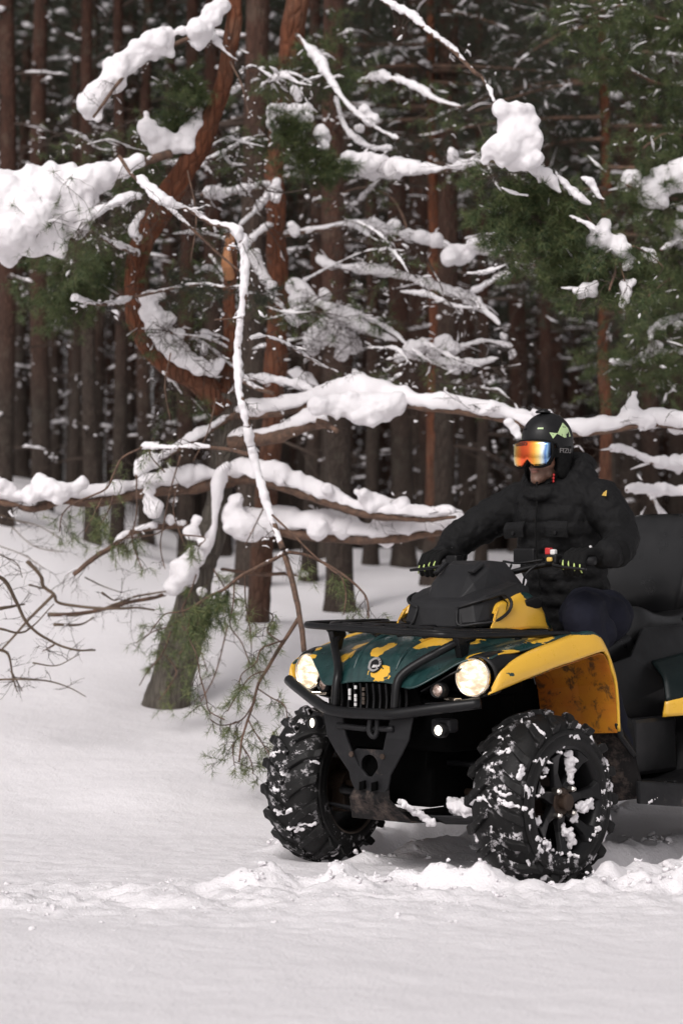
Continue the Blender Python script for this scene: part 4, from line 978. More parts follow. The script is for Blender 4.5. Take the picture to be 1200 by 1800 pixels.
# ---- wheels
def tyre_r(y, Rr=.305, W=.112):
    t = min(abs(y) / W, 1); return .202 + (Rr - .202) * (1 - t ** 3.2) ** .45
def make_wheel(side):
    wroot = bpy.data.objects.new('wheel', None); C.objects.link(wroot); wroot.parent = Qb; wroot.empty_display_size = .1
    mb = MB(); prof = []
    for k in range(25):
        a = math.pi * k / 24; y = -.112 * math.cos(a); prof.append((y, tyre_r(y)))
    prof = [(-.085, .190)] + prof + [(.085, .190)]
    mb.lathe(prof, seg=72); ty = bp(mb, 'tyre', M['rubber'], wroot, smooth=True)
    # one lug, then copies
    def lug(sg):
        m = MB(); pts = []
        rows = []
        for k in range(9):
            t = k / 8
            y = sg * (.004 + .112 * t)
            ang = .30 * (1 - t) ** 1.1
            rad = tyre_r(min(abs(y), .111) * (1 if t < .9 else .995)) if t < .85 else (.285 - (t - .85) * .20)
            yy = y if t < .85 else sg * (.101 + .012 * (1 - (t - .85) / .15))
            nrm_y = 0 if t < .45 else sg * ((t - .45) / .55) ** 1.5
            nrm_r = math.sqrt(max(0, 1 - nrm_y ** 2))
            hw = .052 + .030 * t
            h = .019 * (1 if t < .7 else 1 - .75 * (t - .7) / .3)
            r_ = []
            for (da, hh) in ((-hw, -.006), (-hw * .74, h), (hw * .74, h), (hw, -.006)):
                rr_ = rad + nrm_r * hh; y3 = yy + nrm_y * hh; a = ang + da
                r_.append((rr_ * math.cos(a), y3, rr_ * math.sin(a)))
            rows.append(r_)
        m.grid(rows); nn = 4
        m.f.append((0, 1, 2, 3)); m.f.append(tuple(len(m.v) - 4 + i for i in (3, 2, 1, 0)))
        return m.mesh('tread_lug', False)
    for sg in (1, -1):
        me = lug(sg); bm = bmesh.new(); bm.from_mesh(me); bmesh.ops.recalc_face_normals(bm, faces=bm.faces); bm.to_mesh(me); bm.free()
        for k in range(17):
            o = link('tread_lug', me, M['rubber'], wroot)
            o.rotation_euler = (0, (k + (.5 if sg > 0 else 0)) * 2 * math.pi / 17, 0)
            b = o.modifiers.new('b', 'BEVEL'); b.width = .004; b.segments = 2
    # side ribs
    mb = MB(); mb.lathe([(.108, .238), (.113, .244), (.113, .250), (.108, .256)], seg=64); mb.lathe([(-.108, .238), (-.113, .244), (-.113, .250), (-.108, .256)], seg=64)
    bp(mb, 'sidewall_rib', M['rubber'], wroot, smooth=True)
    # rim barrel
    mb = MB(); mb.lathe([(.100, .190), (.106, .188), (.104, .178), (.082, .172), (.05, .160), (-.05, .158), (-.082, .170), (-.100, .176), (-.106, .188), (-.100, .192)], seg=64)
    bp(mb, 'rim', M['black'], wroot, smooth=True, solid=.004)
    mb = MB(); mb.lathe([(-.104, .178), (-.110, .184), (-.110, .192), (-.104, .197), (-.098, .19)], seg=64, closed=True)
    bp(mb, 'rim_lip', M['rimring'], wroot, smooth=True)
    mb = MB(); mb.lathe([(.100, .180), (.107, .184), (.108, .190), (.102, .194)], seg=64, closed=True)
    bp(mb, 'rim_lip', M['black'], wroot, smooth=True)
    # spokes: seven pairs of tapered arms
    for k in range(7):
        a = 2 * math.pi * k / 7 + .3
        Mx = Matrix.Rotation(-a, 4, 'Y')
        v = []
        for (r0, hw, y0, y1) in ((.045, .026, .040, .062), (.10, .015, .046, .064), (.148, .021, .060, .080), (.172, .038, .070, .090)):
            v.append([Mx @ Vector((r0, y0, -hw)), Mx @ Vector((r0, y1, -hw * .8)), Mx @ Vector((r0, y1, hw * .8)), Mx @ Vector((r0, y0, hw))])
        m = MB(); m.grid(v, closed=True); m.f.append((0, 1, 2, 3)); n = len(m.v); m.f.append((n - 1, n - 2, n - 3, n - 4))
        bp(m, 'spoke', M['black'], wroot, bevel=.003)
    mb = MB(); mb.lathe([(.030, .0001), (.030, .050), (.060, .050), (.064, .044), (.064, .028), (.088, .030), (.094, .022), (.094, .0001)], seg=32); bp(mb, 'hub', M['rust'], wroot, smooth=False)
    for k in range(4):
        a = math.pi / 2 * k + .75
        mb = MB(); mb.lathe([(.055, .012), (.080, .012), (.087, .007), (.087, .0001)], (math.cos(a) * .060, 0, math.sin(a) * .060), seg=6); bp(mb, 'lug_nut', M['lug'], wroot)
    for o in list(wroot.children):
        if o.name.split('.')[0] in ('rim', 'rim_lip', 'spoke'): o.scale = (1.068, 1, 1.068)
        if o.name.split('.')[0] in ('spoke', 'hub', 'lug_nut'): o.location.y = .020
    # brake disc, caliper, knuckle seen from inside
    mb = MB(); mb.lathe([(-.02, .0001), (-.02, .10), (-.026, .10), (-.026, .0001)], seg=40); mb.lathe([(.03, .05), (-.09, .05), (-.09, .0001)], seg=20)
    bp(mb, 'brake_disc', M['rust'], wroot)
    mb = MB(); mb.box((.075, -.03, .07), (.06, .06, .09)); mb.box((-.02, -.07, -.06), (.06, .06, .10)); bp(mb, 'caliper', M['rust'], wroot, bevel=.008)
    return wroot
def wheel_snow(wroot, seed, near=True):
    rg = np.random.RandomState(seed)
    def patch(pts, rad, name='snow_clump', vox=.0045, disp=.008):
        blob_obj(name, [p for p in pts], [(rad * q, rad * q * .55, rad * q) for q in rg.uniform(.6, 1.2, len(pts))], M['snowcold'], wroot, voxel=vox, smooth=2, disp=disp, dsize=.012)
    # wedged between lugs on the tread
    for k in range(46 if near else 26):
        a = rg.uniform(0, 2 * math.pi); y = rg.uniform(-.09, .10); r0 = tyre_r(y) + .002
        c = []; n = rg.randint(4, 10); sl = rg.choice([-1, 1]) * .35; rad = rg.uniform(.004, .0095)
        for i in range(n):
            t = (i - n / 2) * rad * 1.0; aa = a + t * sl / .3 + rg.normal() * .012; yy = np.clip(y + t, -.10, .105)
            rr_ = tyre_r(yy) + .003; rr_ -= rad * .45; c.append((rr_ * math.cos(aa), yy, rr_ * math.sin(aa)))
        blob_obj('snow_clump', c, [(rad * q_, rad * q_, rad * q_) for q_ in rg.uniform(.5, 1.3, len(c))], M['snowcold'], wroot, voxel=.004, smooth=1, disp=.014, dsize=.010)
    if near:
        for k in range(30):       # sidewall flecks
            a = rg.uniform(0, 6.28); rr_ = rg.uniform(.20, .285); rad = rg.uniform(.006, .014); yb = .106 if rr_ < .26 else .092
            n = rg.randint(3, 9); c = [((rr_ + rg.normal() * rad * .6) * math.cos(a + i * rad * 2.2), yb + rg.normal() * .001, (rr_ + rg.normal() * rad * .6) * math.sin(a + i * rad * 2.2)) for i in range(n)]
            patch(c, rad)
        def op(r_, a, rad, n, y=.058, w=.02):
            y += .016; r_ *= 1.05
            c = []
            for i in range(n * 5):
                c.append(((r_ + rg.normal() * w * 1.1) * math.cos(a + rg.normal() * w * 4), y + rg.normal() * .006, (r_ + rg.normal() * w) * math.sin(a + rg.normal() * w * 4)))
            blob_obj('snow_clump', c, [(rad * q_ * .55, rad * q_ * .35, rad * q_ * .55) for q_ in rg.uniform(.5, 1.2, len(c))], M['snowcold'], wroot, voxel=.0042, smooth=2, disp=.018, dsize=.012)['kind'] = 'stuff'
        return op
wheels = []
def place_wheel(side, xw, steer, seed, near, spin=0, detail=True):
    wr = make_wheel(side)
    wr.location = (xw, .54 * side, .329); wr.scale = (1.06, 1.14, 1.06) if near else (1.02, 1.16, 1.02)
    wr.rotation_euler = (0, 0, steer + (math.pi if side < 0 else 0))
    if detail:
        op = wheel_snow(wr, seed, near)
        if near:
            # packed snow in the rim openings, as in the picture (angles clockwise from the front)
            for (a, r_, rad, n, w_) in ((1.85, .125, .019, 14, .014), (1.75, .16, .013, 8, .010), (2.0, .09, .012, 8, .010), (3.35, .120, .020, 14, .016), (4.45, .125, .020, 11, .014), (4.75, .10, .014, 6, .01), (3.9, .085, .014, 6, .01), (.35, .15, .014, 6, .008), (-.35, .155, .013, 7, .008), (.85, .15, .012, 5, .006)):
                op(r_, a, rad, n, .072, w_)
            for a in rngT.uniform(3.5, 5.6, 13):
                op(.176 + rngT.rand() * .012, a, rngT.uniform(.006, .013), 2, .096, rngT.uniform(.002, .008))
            for a in np.arange(.2, 1.4, .35): op(.181, a, .007, 3, .100, .003)
    return wr
place_wheel(1, 0, R(-2), 1, True)
place_wheel(-1, 0, R(8), 2, False)
place_wheel(1, -1.56, 0, 3, False, detail=False)
place_wheel(-1, -1.56, 0, 4, False, detail=False)

# ---- chassis, suspension
mb = MB(); mb.box((-.55, 0, .50), (1.5, .34, .42)); mb.box((-.75, 0, .42), (1.0, .62, .22)); bp(mb, 'engine_block', M['dark'], bevel=.03)
mb = MB(); mb.box((.06, 0, .62), (.42, .62, .22)); mb.box((0, 0, .80), (.30, .70, .16)); mb.box((.02, 0, .44), (.40, .36, .30)); bp(mb, 'front_frame', M['dark'], bevel=.02)
mb = MB()
mb.grid([[V3(.34, -.07, .40), V3(.34, .07, .40)], [V3(.37, -.10, .33), V3(.37, .10, .33)], [V3(.30, -.15, .245), V3(.30, .15, .245)], [V3(-.1, -.2, .225), V3(-.1, .2, .225)], [V3(-1.3, -.2, .225), V3(-1.3, .2, .225)]])
bp(mb, 'skid_plate', M['mud'], solid=.008, bevel=.003)
for s in (1, -1):
    for z, xx in ((.30, .14), (.30, -.14)):
        mb = MB(); mb.tube([(xx * .9, s * .17, z), (xx * .5, s * .40, z + .01), (0, s * .45, z + .02)], .016, 8); bp(mb, 'lower_arm', M['frame'], smooth=True)
    for xx in (.12, -.12):
        mb = MB(); mb.tube([(xx, s * .18, .46), (xx * .5, s * .38, .45), (0, s * .44, .44)], .014, 8); bp(mb, 'upper_arm', M['frame'], smooth=True)
    mb = MB(); mb.tube([(-.02, s * .36, .34), (-.06, s * .22, .72)], .020, 10); bp(mb, 'shock_absorber', M['frame'], smooth=True)
    mb = MB()
    pts = []
    for k in range(90):
        t = k / 89; a = t * 2 * math.pi * 8; p = V3(-.02, s * .36, .34).lerp(V3(-.06, s * .22, .72), .1 + .75 * t); pts.append(p + V3(math.cos(a) * .036, math.sin(a) * .036, 0))
    mb.tube(pts, .006, 6); bp(mb, 'spring', M['frame'], smooth=True)
    mb = MB(); mb.tube([(0, s * .15, .335), (0, s * .46, .33)], .017, 10); bp(mb, 'drive_shaft', M['rust'], smooth=True)
# snow riding on the lower arm and skid plate
rgS = np.random.RandomState(4)
blob_obj('snow_clump', *[list(q) for q in zip(*[((rgS.uniform(-.02, .16), y_ + rgS.normal() * .012, .268 + rgS.uniform(0, .045)), (rgS.uniform(.014, .03), rgS.uniform(.014, .03), rgS.uniform(.012, .024))) for y_ in np.linspace(.22, .42, 150)])], M['snowcold'], Qb, voxel=.005, smooth=3, disp=.022, dsize=.03)
blob_obj('snow_clump', *[list(q) for q in zip(*[((.330 - .10 * t + rgS.normal() * .004, .115 + .075 * t + rgS.normal() * .012 * (1 - .5 * t), .322 - .088 * t + rgS.normal() * .005), (rgS.uniform(.004, .008), rgS.uniform(.007, .014), rgS.uniform(.006, .012))) for t in np.linspace(0, 1, 110)])], M['snowcold'], Qb, voxel=.005, smooth=1, disp=.02, dsize=.025)

for s in (1, -1):
    mb = MB(); mb.grid([[(.20, s * .14, .262), (.13, s * .43, .268)], [(.10, s * .15, .228), (.02, s * .44, .238)], [(-.12, s * .17, .228), (-.14, s * .44, .245)]]); bp(mb, 'arm_guard', M['guard'], solid=.012, bevel=.004)
# ---- front bumper
mb = MB(); mb.tube([(.31, -.475, .762), (.345, -.40, .738), (.415, -.20, .672), (.425, -.10, .655), (.425, .10, .655), (.415, .18, .660), (.37, .32, .682), (.30, .475, .705)], .0215, 14, 6); bp(mb, 'bumper_bar', M['frame'], smooth=True)
for s in (1, -1):
    mb = MB(); mb.tube([(.15, s * .33, .945), (.24, s * .295, .915), (.33, s * .20, .845), (.375, s * .158, .80), (.395, s * .15, .755), (.405, s * .15, .67)], .0165, 12, 6); bp(mb, 'guard_bar', M['frame'], smooth=True)
    # flat V plates running down to the skid
    Yo = lambda a, b, c: (c, s * a, b)
    pl = [[Yo(.225, .655, .385), Yo(.125, .655, .395)], [Yo(.205, .56, .39), Yo(.10, .565, .40)], [Yo(.165, .50, .385), Yo(.075, .50, .39)], [Yo(.11, .43, .375), Yo(.05, .45, .38)], [Yo(.06, .375, .37), Yo(.0, .40, .372)]]
    mb = MB(); mb.grid(pl); bp(mb, 'guard_plate', M['guard'], solid=.012, bevel=.004)
    mb = MB(); mb.tube([(.40, s * .14, .60), (.39, s * .04, .595), (.385, 0, .594)], .012, 8, 3); bp(mb, 'cross_bar', M['guard'], smooth=True)
# centre plate with round winch hole
mb = MB(); ring = 24; ro = []; ri = []
outer = [(.085, .50), (.095, .47), (.105, .42), (.09, .37), (.05, .335), (-.05, .335), (-.09, .37), (-.105, .42), (-.095, .47), (-.085, .50), (-.07, .515), (.07, .515)]
for k in range(ring):
    a = 2 * math.pi * k / ring
    ri.append(V3(.375, .042 * math.cos(a), .452 + .042 * math.sin(a)))
    # intersect with outer polygon
    best = 9
    for i in range(len(outer)):
        (y0, z0), (y1, z1) = outer[i], outer[(i + 1) % len(outer)]
        dx, dz = math.cos(a), math.sin(a); ex, ez = y1 - y0, z1 - z0; den = dx * ez - dz * ex
        if abs(den) < 1e-9: continue
        t = ((y0) * ez - (z0 - .452) * ex) / den; u_ = ((y0) * dz - (z0 - .452) * dx) / den
        if t > 0 and -1e-6 <= u_ <= 1 + 1e-6: best = min(best, t)
    ro.append(V3(.375 - .03 * max(0, (.40 - (.452 + best * math.sin(a))) * 6), best * math.cos(a), .452 + best * math.sin(a)))
mb.grid([ri, ro], closed=True); bp(mb, 'winch_plate', M['guard'], solid=.01, bevel=.003)
mb = MB(); mb.lathe([(.34, .0001), (.34, .05)], (0, 0, .452), (1, 0, 0), 24); bp(mb, 'winch_recess', M['dark'])
for s in (1, -1):
    mb = MB(); mb.lathe([(.386, .011), (.392, .011), (.392, .0001)], (0, s * .078, .492), (1, 0, 0), 10); bp(mb, 'bolt', M['rust'])
    mb = MB(); mb.prism([(-.014, -.012), (.02, -.012), (.014, .012), (-.02, .012)], .012, Matrix.Translation((.380, s * .03, .375)) @ Matrix.Rotation(math.pi / 2, 4, 'Y')); bp(mb, 'slot', M['dark'])
mb = MB(); mb.tube([(.402, .03, .64), (.408, .028, .585), (.405, .05, .565), (.40, .06, .59), (.40, .06, .64)], .010, 8, 4); bp(mb, 'tow_hook', M['guard'], smooth=True)

_before = set(Qb.children)
# ---- front rack
def rackring(f0, r0, yf, yr, z, rr_, name='rack_tube'):
    mb = MB()
    P = [(r0, -yr, z), (r0 + .1, -yr, z), (0, -(yr - .01), z), (f0 - .14, -(yf + .06), z), (f0 - .04, -yf, z), (f0, -yf + .07, z), (f0 + .012, 0, z), (f0, yf - .07, z), (f0 - .04, yf, z), (f0 - .14, yf + .06, z), (0, yr - .01, z), (r0 + .1, yr, z), (r0, yr, z)]
    mb.tube(P, rr_, 12, 5); return bp(mb, name, M['frame'], smooth=True)
rackring(.365, -.27, .365, .465, .974, .0125)
rackring(.305, -.22, .29, .405, .980, .009)
for y in (-.24, -.12, 0.0, .12, .24):
    mb = MB(); mb.tube([(.355 - abs(y) * .05, y, .962), (.2, y * 1.02, .976), (0, y * 1.1, .980), (-.16, y * 1.15, .976)], .0095, 8, 4); bp(mb, 'rack_bar', M['frame'], smooth=True)
for x_, wy in ((-.17, .43), (.12, .40)):
    mb = MB(); mb.tube([(x_, -wy, .972), (x_ + .02, 0, .982), (x_, wy, .972)], .0095, 8, 4); bp(mb, 'rack_bar', M['frame'], smooth=True)
for s in (1, -1):
    mb = MB(); mb.box((-.245, s * .462, .9675), (.085, .036, .028)); bp(mb, 'rack_end', M['black'], bevel=.006)
    mb = MB(); mb.prism([(-.04, .04), (.05, .04), (.015, -.05), (-.015, -.05)], .03, Matrix.Translation((.20, s * .315, .925)) @ Matrix.Rotation(math.pi / 2, 4, 'X')); bp(mb, 'rack_bracket', M['frame'], bevel=.004)
    mb = MB(); mb.tube([(-.10, s * .36, .97), (-.10, s * .35, .90)], .014, 8); bp(mb, 'rack_post', M['frame'])

for o in set(Qb.children) - _before:
    if o.name.startswith('rack'): o.rotation_euler.x = -.040; o.location.y = -.038; o.location.z = -.003
# ---- hood
def sym(rows): return [[(x, -y, z) for (x, y, z) in r[:0:-1]] + list(r) for r in rows]
E0 = [(.358, 0, .772), (.366, .10, .768), (.386, .215, .757), (.335, .30, .806), (.285, .38, .858), (.23, .475, .872)]
E1 = [(.335, 0, .83), (.335, .105, .832), (.330, .215, .80), (.275, .315, .842), (.225, .395, .885), (.17, .475, .886)]
E2 = [(.265, 0, .90), (.258, .11, .905), (.235, .22, .872), (.19, .325, .876), (.14, .41, .905), (.09, .49, .892)]
E3 = [(.12, 0, .944), (.10, .12, .946), (.08, .23, .918), (.05, .335, .910), (.02, .42, .925), (-.02, .50, .908)]
E4 = [(-.10, 0, .960), (-.10, .13, .958), (-.12, .24, .938), (-.14, .345, .932), (-.15, .43, .945), (-.16, .505, .938)]
E5 = [(-.32, 0, .985), (-.32, .14, .975), (-.33, .25, .955), (-.34, .35, .95), (-.34, .43, .958), (-.33, .50, .955)]
mb = MB(); mb.grid(dense(sym([E0, E1, E2, E3, E4, E5]), 9, 9))
hood = bp(mb, 'hood', M['camo'], smooth=True, solid=.006)
paint(hood, [
    (.335, .03, .80, .035, .075, .035, 1.1), (.335, .085, .775, .02, .06, .012, 1.0), (.29, -.03, .88, .03, .035, .035, 1.0), (.25, .0, .905, .04, .03, .02, 1.0),
    (.15, .17, .93, .13, .055, .03, 1.2), (.06, .22, .93, .10, .06, .03, 1.2), (.22, .13, .91, .05, .03, .02, 1.1),
    (.27, -.22, .87, .06, .055, .04, 1.1), (.15, -.24, .905, .08, .05, .03, 1.0), (.235, -.40, .895, .04, .035, .02, 1.0), (.285, -.37, .865, .02, .035, .02, .9), (.05, -.10, .95, .06, .03, .02, .8),
    (.235, .42, .872, .05, .06, .022, 1.1), (.13, .475, .889, .10, .035, .02, .95), (-.10, .46, .935, .10, .05, .03, 1.0), (-.25, .30, .95, .1, .08, .05, 1.0)], -.05)
# raised creases on the hood
for s in (1, -1):
    mb = MB(); mb.tube([(.345, s * .105, .815), (.30, s * .108, .873), (.2, s * .115, .925), (.10, s * .12, .948), (-.08, s * .13, .960)], [.004, .009, .010, .009, .006], 8, 6); o = bp(mb, 'hood_ridge', M['camo'], smooth=True)
    paint(o, [(.13, .12, .94, .1, .05, .04, .8 if s > 0 else -.2)], -.05)
# badge
BM = Matrix.Translation((.3385, 0.0, .836)) @ Matrix.Scale(.82, 4) @ Matrix.Rotation(R(90), 4, 'Z') @ Matrix.Rotation(R(66), 4, 'X')
mb = MB(); mb.prism([(.040 * math.cos(k * math.pi / 16), .040 * math.sin(k * math.pi / 16)) for k in range(32)], .007, BM); badge = bp(mb, 'badge', M['black'], bevel=.0015)
mb = MB(); g = []
for k in range(0, 19):     # open gear ring
    a = math.pi * (.30 + 1.50 * k / 18); g.append(((.036 if k % 4 < 2 else .0385) * math.cos(a), .0365 * math.sin(a)))
g2 = [(x * .70 + .002, y * .70) for x, y in g[::-1]]
mb.prism(g + g2, .004, BM @ Matrix.Translation((-.001, .0, .0045))); bp(mb, 'badge_ring', M['chrome'], badge)
for a in (1.25, .85, .45, .08):
    mb = MB(); mb.prism([(-.006, -.004), (.007, -.005), (.007, .005), (-.006, .004)], .004, BM @ Matrix.Rotation(a, 4, 'Z') @ Matrix.Translation((.031, 0, .0045))); bp(mb, 'badge_tooth', M['chrome'], badge)
def text(s_, size, Mx, m, parent, name='lettering', shear=0, ext=.0006, sx=1):
    cu = bpy.data.curves.new(name, 'FONT'); cu.body = s_; cu.size = size; cu.align_x = 'CENTER'; cu.align_y = 'CENTER'; cu.extrude = ext; cu.shear = shear; cu.offset = size * .012; cu.resolution_u = 3
    cu.materials.append(m); t_ = bpy.data.objects.new(name, cu); C.objects.link(t_)
    dg = bpy.context.evaluated_depsgraph_get(); me = bpy.data.meshes.new_from_object(t_.evaluated_get(dg)); bpy.data.objects.remove(t_)
    o = link(name, me, m, parent); o.data.transform(Mx @ Matrix.Diagonal((sx, 1, 1, 1))); return o
text('BRP', .020, BM @ Matrix.Translation((.008, -.010, .0062)), M['white'], badge, shear=.3, ext=.001, sx=1.25)

# ---- nose: grille and lamp housings
mb = MB(); mb.grid(sym([[(.345, 0, .765), (.345, .12, .76), (.34, .20, .75)], [(.33, 0, .70), (.33, .12, .70), (.32, .21, .69)], [(.345, 0, .625), (.345, .12, .625), (.33, .2, .64)]]))
bp(mb, 'grille', M['dark'], solid=.02, bevel=.004)
for k, y in enumerate(np.linspace(-.16, .16, 11)):
    mb = MB(); mb.tube([(.352, y, .765), (.345, y, .70), (.356, y, .635)], .0055, 6, 3); bp(mb, 'grille_slat', M['black'])
for (y, zs) in ((-.115, (.735, .722, .705)), (-.085, (.748, .715, .70, .682)), (-.045, (.742, .722, .705, .69))):
    for z in zs:
        mb = MB(); mb.box((.356, y, z), (.006, .010, .013)); bp(mb, 'grille_mark', M['white' if y < -.05 else 'rimring'])
M['lens'] = mat('lit_lamp_glass', (.25, .22, .18), .1)
lm = M['lens']; PR(lm).inputs['Emission Color'].default_value = (1, .80, .55, 1)
_tc = nd(lm, 'ShaderNodeTexCoord'); _sp = nd(lm, 'ShaderNodeTexNoise'); _sp.inputs['Scale'].default_value = 38; _sp.inputs['Detail'].default_value = 4
_mp = nd(lm, 'ShaderNodeMapping'); _mp.inputs['Scale'].default_value = (1, .6, 1.4); lk(lm, _tc.outputs['Object'], _mp.inputs[0]); lk(lm, _mp.outputs[0], _sp.inputs['Vector'])
lk(lm, ramp(lm, _sp.outputs['Fac'], [(.36, .62), (.50, .95), (.66, 2.2)]), PR(lm).inputs['Emission Strength'])
lk(lm, ramp(lm, _sp.outputs['Fac'], [(.38, (1, .74, .46)), (.6, (1, .90, .72))]), PR(lm).inputs['Emission Color'])
M['lens_small'] = mat('lit_small_lamp', (1, .95, .85), .1); PR(M['lens_small']).inputs['Emission Color'].default_value = (1, .9, .75, 1); PR(M['lens_small']).inputs['Emission Strength'].default_value = 3
M['lens_dim'] = mat('clear_unlit_lamp', (.55, .42, .36), .08, .3, coat=1)
lk(M['lens_dim'], ramp(M['lens_dim'], noise_n(M['lens_dim'], 70, 2), [(.35, (.18, .12, .09)), (.5, (.5, .36, .30)), (.65, (.85, .72, .64))]), PR(M['lens_dim']).inputs['Base Color'])
M['reflector'] = mat('lamp_reflector', (.9, .78, .62), .18, 1)
def lamp(c, r, s, m, name, ring_m, yaw=.12, dome=.35, ringw=.14):
    ax = V3(math.cos(yaw * s), math.sin(yaw * s), .02).normalized(); c = V3(*c)
    mb = MB(); mb.lathe([(-.05 - r * .3, r * .5), (-.012, r * 1.0), (0, r * 1.0)], c, ax, 36); root = bp(mb, name, ring_m, smooth=True)
    mb = MB(); mb.lathe([(.0, r), (r * dome * .35, r * .88), (r * dome * .75, r * .55), (r * dome * .95, r * .2), (r * dome, .0001)], c, ax, 36); bp(mb, 'lens', m, root, smooth=True)
    mb = MB(); mb.lathe([(-.004, r * 1.0), (.010, r * 1.02), (.010, r * (1 + ringw * .6)), (-.004, r * (1 + ringw)), (-.03, r * (1 + ringw))], c, ax, 36); bp(mb, 'bezel', ring_m, root, smooth=True)
    return root
for s in (1, -1):
    # black housing, open to the front
    rim = [(.26, s * .155, .72), (.335, s * .22, .745), (.30, s * .33, .81), (.245, s * .42, .862), (.19, s * .485, .865), (.195, s * .505, .80), (.22, s * .49, .735), (.27, s * .34, .700), (.31, s * .22, .69)]
    deep = [(.16 + .02 * (i % 2), s * (.32 + (abs(p[1]) - .32) * .86), .775 + (p[2] - .775) * .85) for i, p in enumerate(rim)]
    mb = MB(); mb.grid([rim, deep], closed=True); mb.f.append(tuple(range(9, 18))); hs_ = bp(mb, 'lamp_housing', M['black'], solid=.006, bevel=.004)
    # outer cover flowing back over the lamp
    mb = MB(); cov = []
    for (x_, sc_) in ((.262, .079), (.20, .080), (.12, .066), (.02, .035), (-.03, .010)):
        r_ = []
        for k in range(9):
            a = -1.2 + 3.1 * k / 8; r_.append((x_ - .02 * math.cos(a), s * (.415 + (.30 - x_) * .16 + sc_ * math.cos(a)), .797 + (.262 - x_) * .24 + sc_ * math.sin(a)))
        cov.append(r_)
    mb.grid(dense(cov, 3, 3)); bp(mb, 'lamp_cover', M['black'], smooth=True, solid=.004)
    lamp((.262, s * .412, .797), .066, s, M['lens'], 'headlight', M['reflector'])
    lamp((.315, s * .287, .752 if s < 0 else .747), .024, s, M['lens_dim'], 'side_lamp', M['black'], ringw=.3)
    mb = MB(); mb.box((.30, s * .345, .715), (.03, .10, .012), Matrix.Rotation(s * -.5, 3, 'Z')); bp(mb, 'lamp_trim', M['reflector'], bevel=.003)
    lamp((.345, s * .315, .600), .019, s, M['lens_small'], 'fog_lamp', M['black'], ringw=.55)
    mb = MB(); mb.box((.29, s * .30, .615), (.06, .09, .05)); bp(mb, 'fog_lamp_mount', M['guard'], bevel=.01)

# ---- front fenders
for s in (1, -1):
    C1 = [(.24, .492, .765), (.225, .515, .822), (.16, .52, .862), (.04, .52, .898), (-.10, .515, .925), (-.20, .51, .944), (-.285, .51, .958), (-.34, .50, .948), (-.38, .49, .915), (-.43, .48, .845), (-.455, .47, .775), (-.47, .465, .68), (-.475, .46, .57)]
    C2 = [(.262, .497, .762), (.245, .525, .818), (.170, .54, .851), (.04, .55, .888), (-.105, .555, .925), (-.20, .555, .944), (-.29, .555, .962), (-.35, .555, .951), (-.385, .555, .918), (-.437, .555, .848), (-.462, .555, .785), (-.482, .555, .685), (-.488, .555, .57)]
    C3 = [(.277, .493, .735), (.235, .53, .757), (.085, .562, .800), (-.05, .575, .832), (-.13, .58, .846), (-.225, .59, .866), (-.325, .597, .884), (-.355, .597, .878), (-.385, .597, .848), (-.405, .597, .80), (-.430, .595, .758), (-.450, .59, .68), (-.462, .588, .565)]
    F3 = [(x, s * y, z) for x, y, z in C3]; F2 = [(x, s * y, z) for x, y, z in C2]; F1 = [(x, s * y, z) for x, y, z in C1]
    F25 = [tuple((V3(*a) * .5 + V3(*b) * .5) + V3(0, s * .008, .0)) for a, b in zip(F2, F3)]
    mb = MB(); mb.grid(dense([F1, F2, F25, F3], 6, 4))
    fd = bp(mb, 'front_fender', M['camo'], smooth=True, solid=.011)
    paint(fd, [(-.27, s * .535, .966, .12, .06, .017, -1.2), (-.35, s * .53, .955, .04, .05, .02, -1.0), (-.16, s * .50, .94, .05, .02, .02, .9), (-.12, s * .49, .935, .06, .02, .02, 1.0), (.02, s * .485, .905, .06, .012, .02, .0), (.22, s * .51, .835, .05, .02, .02, .2), (.20, s * .545, .81, .03, .02, .012, .25)], .98)
    # lining of the wheel arch
    prof = [tuple(V3(*p) + V3(0, -s * .012, -.006)) for p in F3]
    prof[0] = (.20, s * .49, .74)
    mids = [(x * .96 - .006, y * .72, z - .010) for x, y, z in prof]
    inn = [(x * .90, y * .42, z - .03) for x, y, z in prof]
    mb = MB(); mb.grid([prof[2:], mids[2:], inn[2:]]); bp(mb, 'fender_lining', M['lining'], smooth=False, solid=.004, bevel=.01)
    # black inner panel closing the arch towards the frame
    mb = MB(); mb.grid([[(.25, s * .20, .78), (-.1, s * .20, .82), (-.40, s * .20, .80), (-.5, s * .2, .6)], [(.25, s * .18, .45), (-.1, s * .18, .40), (-.40, s * .18, .40), (-.5, s * .18, .40)]]); bp(mb, 'inner_panel', M['dark'], solid=.01)
    # muddy flap under the fender's rear edge
    mb = MB(); mb.grid([[(-.47, s * .42, .60), (-.49, s * .50, .60), (-.52, s * .575, .585)], [(-.52, s * .40, .48), (-.545, s * .49, .47), (-.60, s * .575, .48)], [(-.56, s * .40, .36), (-.58, s * .49, .34), (-.63, s * .58, .34)], [(-.58, s * .38, .27), (-.62, s * .5, .28), (-.69, s * .60, .285)]]); bp(mb, 'mud_flap', M['mud'], sub=1, solid=.012)
    mb = MB(); mb.grid([[(-.455, s * .585, .60), (-.50, s * .565, .60)], [(-.47, s * .59, .55), (-.52, s * .57, .54)], [(-.56, s * .60, .47), (-.60, s * .575, .46)]]); bp(mb, 'fender_foot', M['black'], solid=.02, bevel=.006)

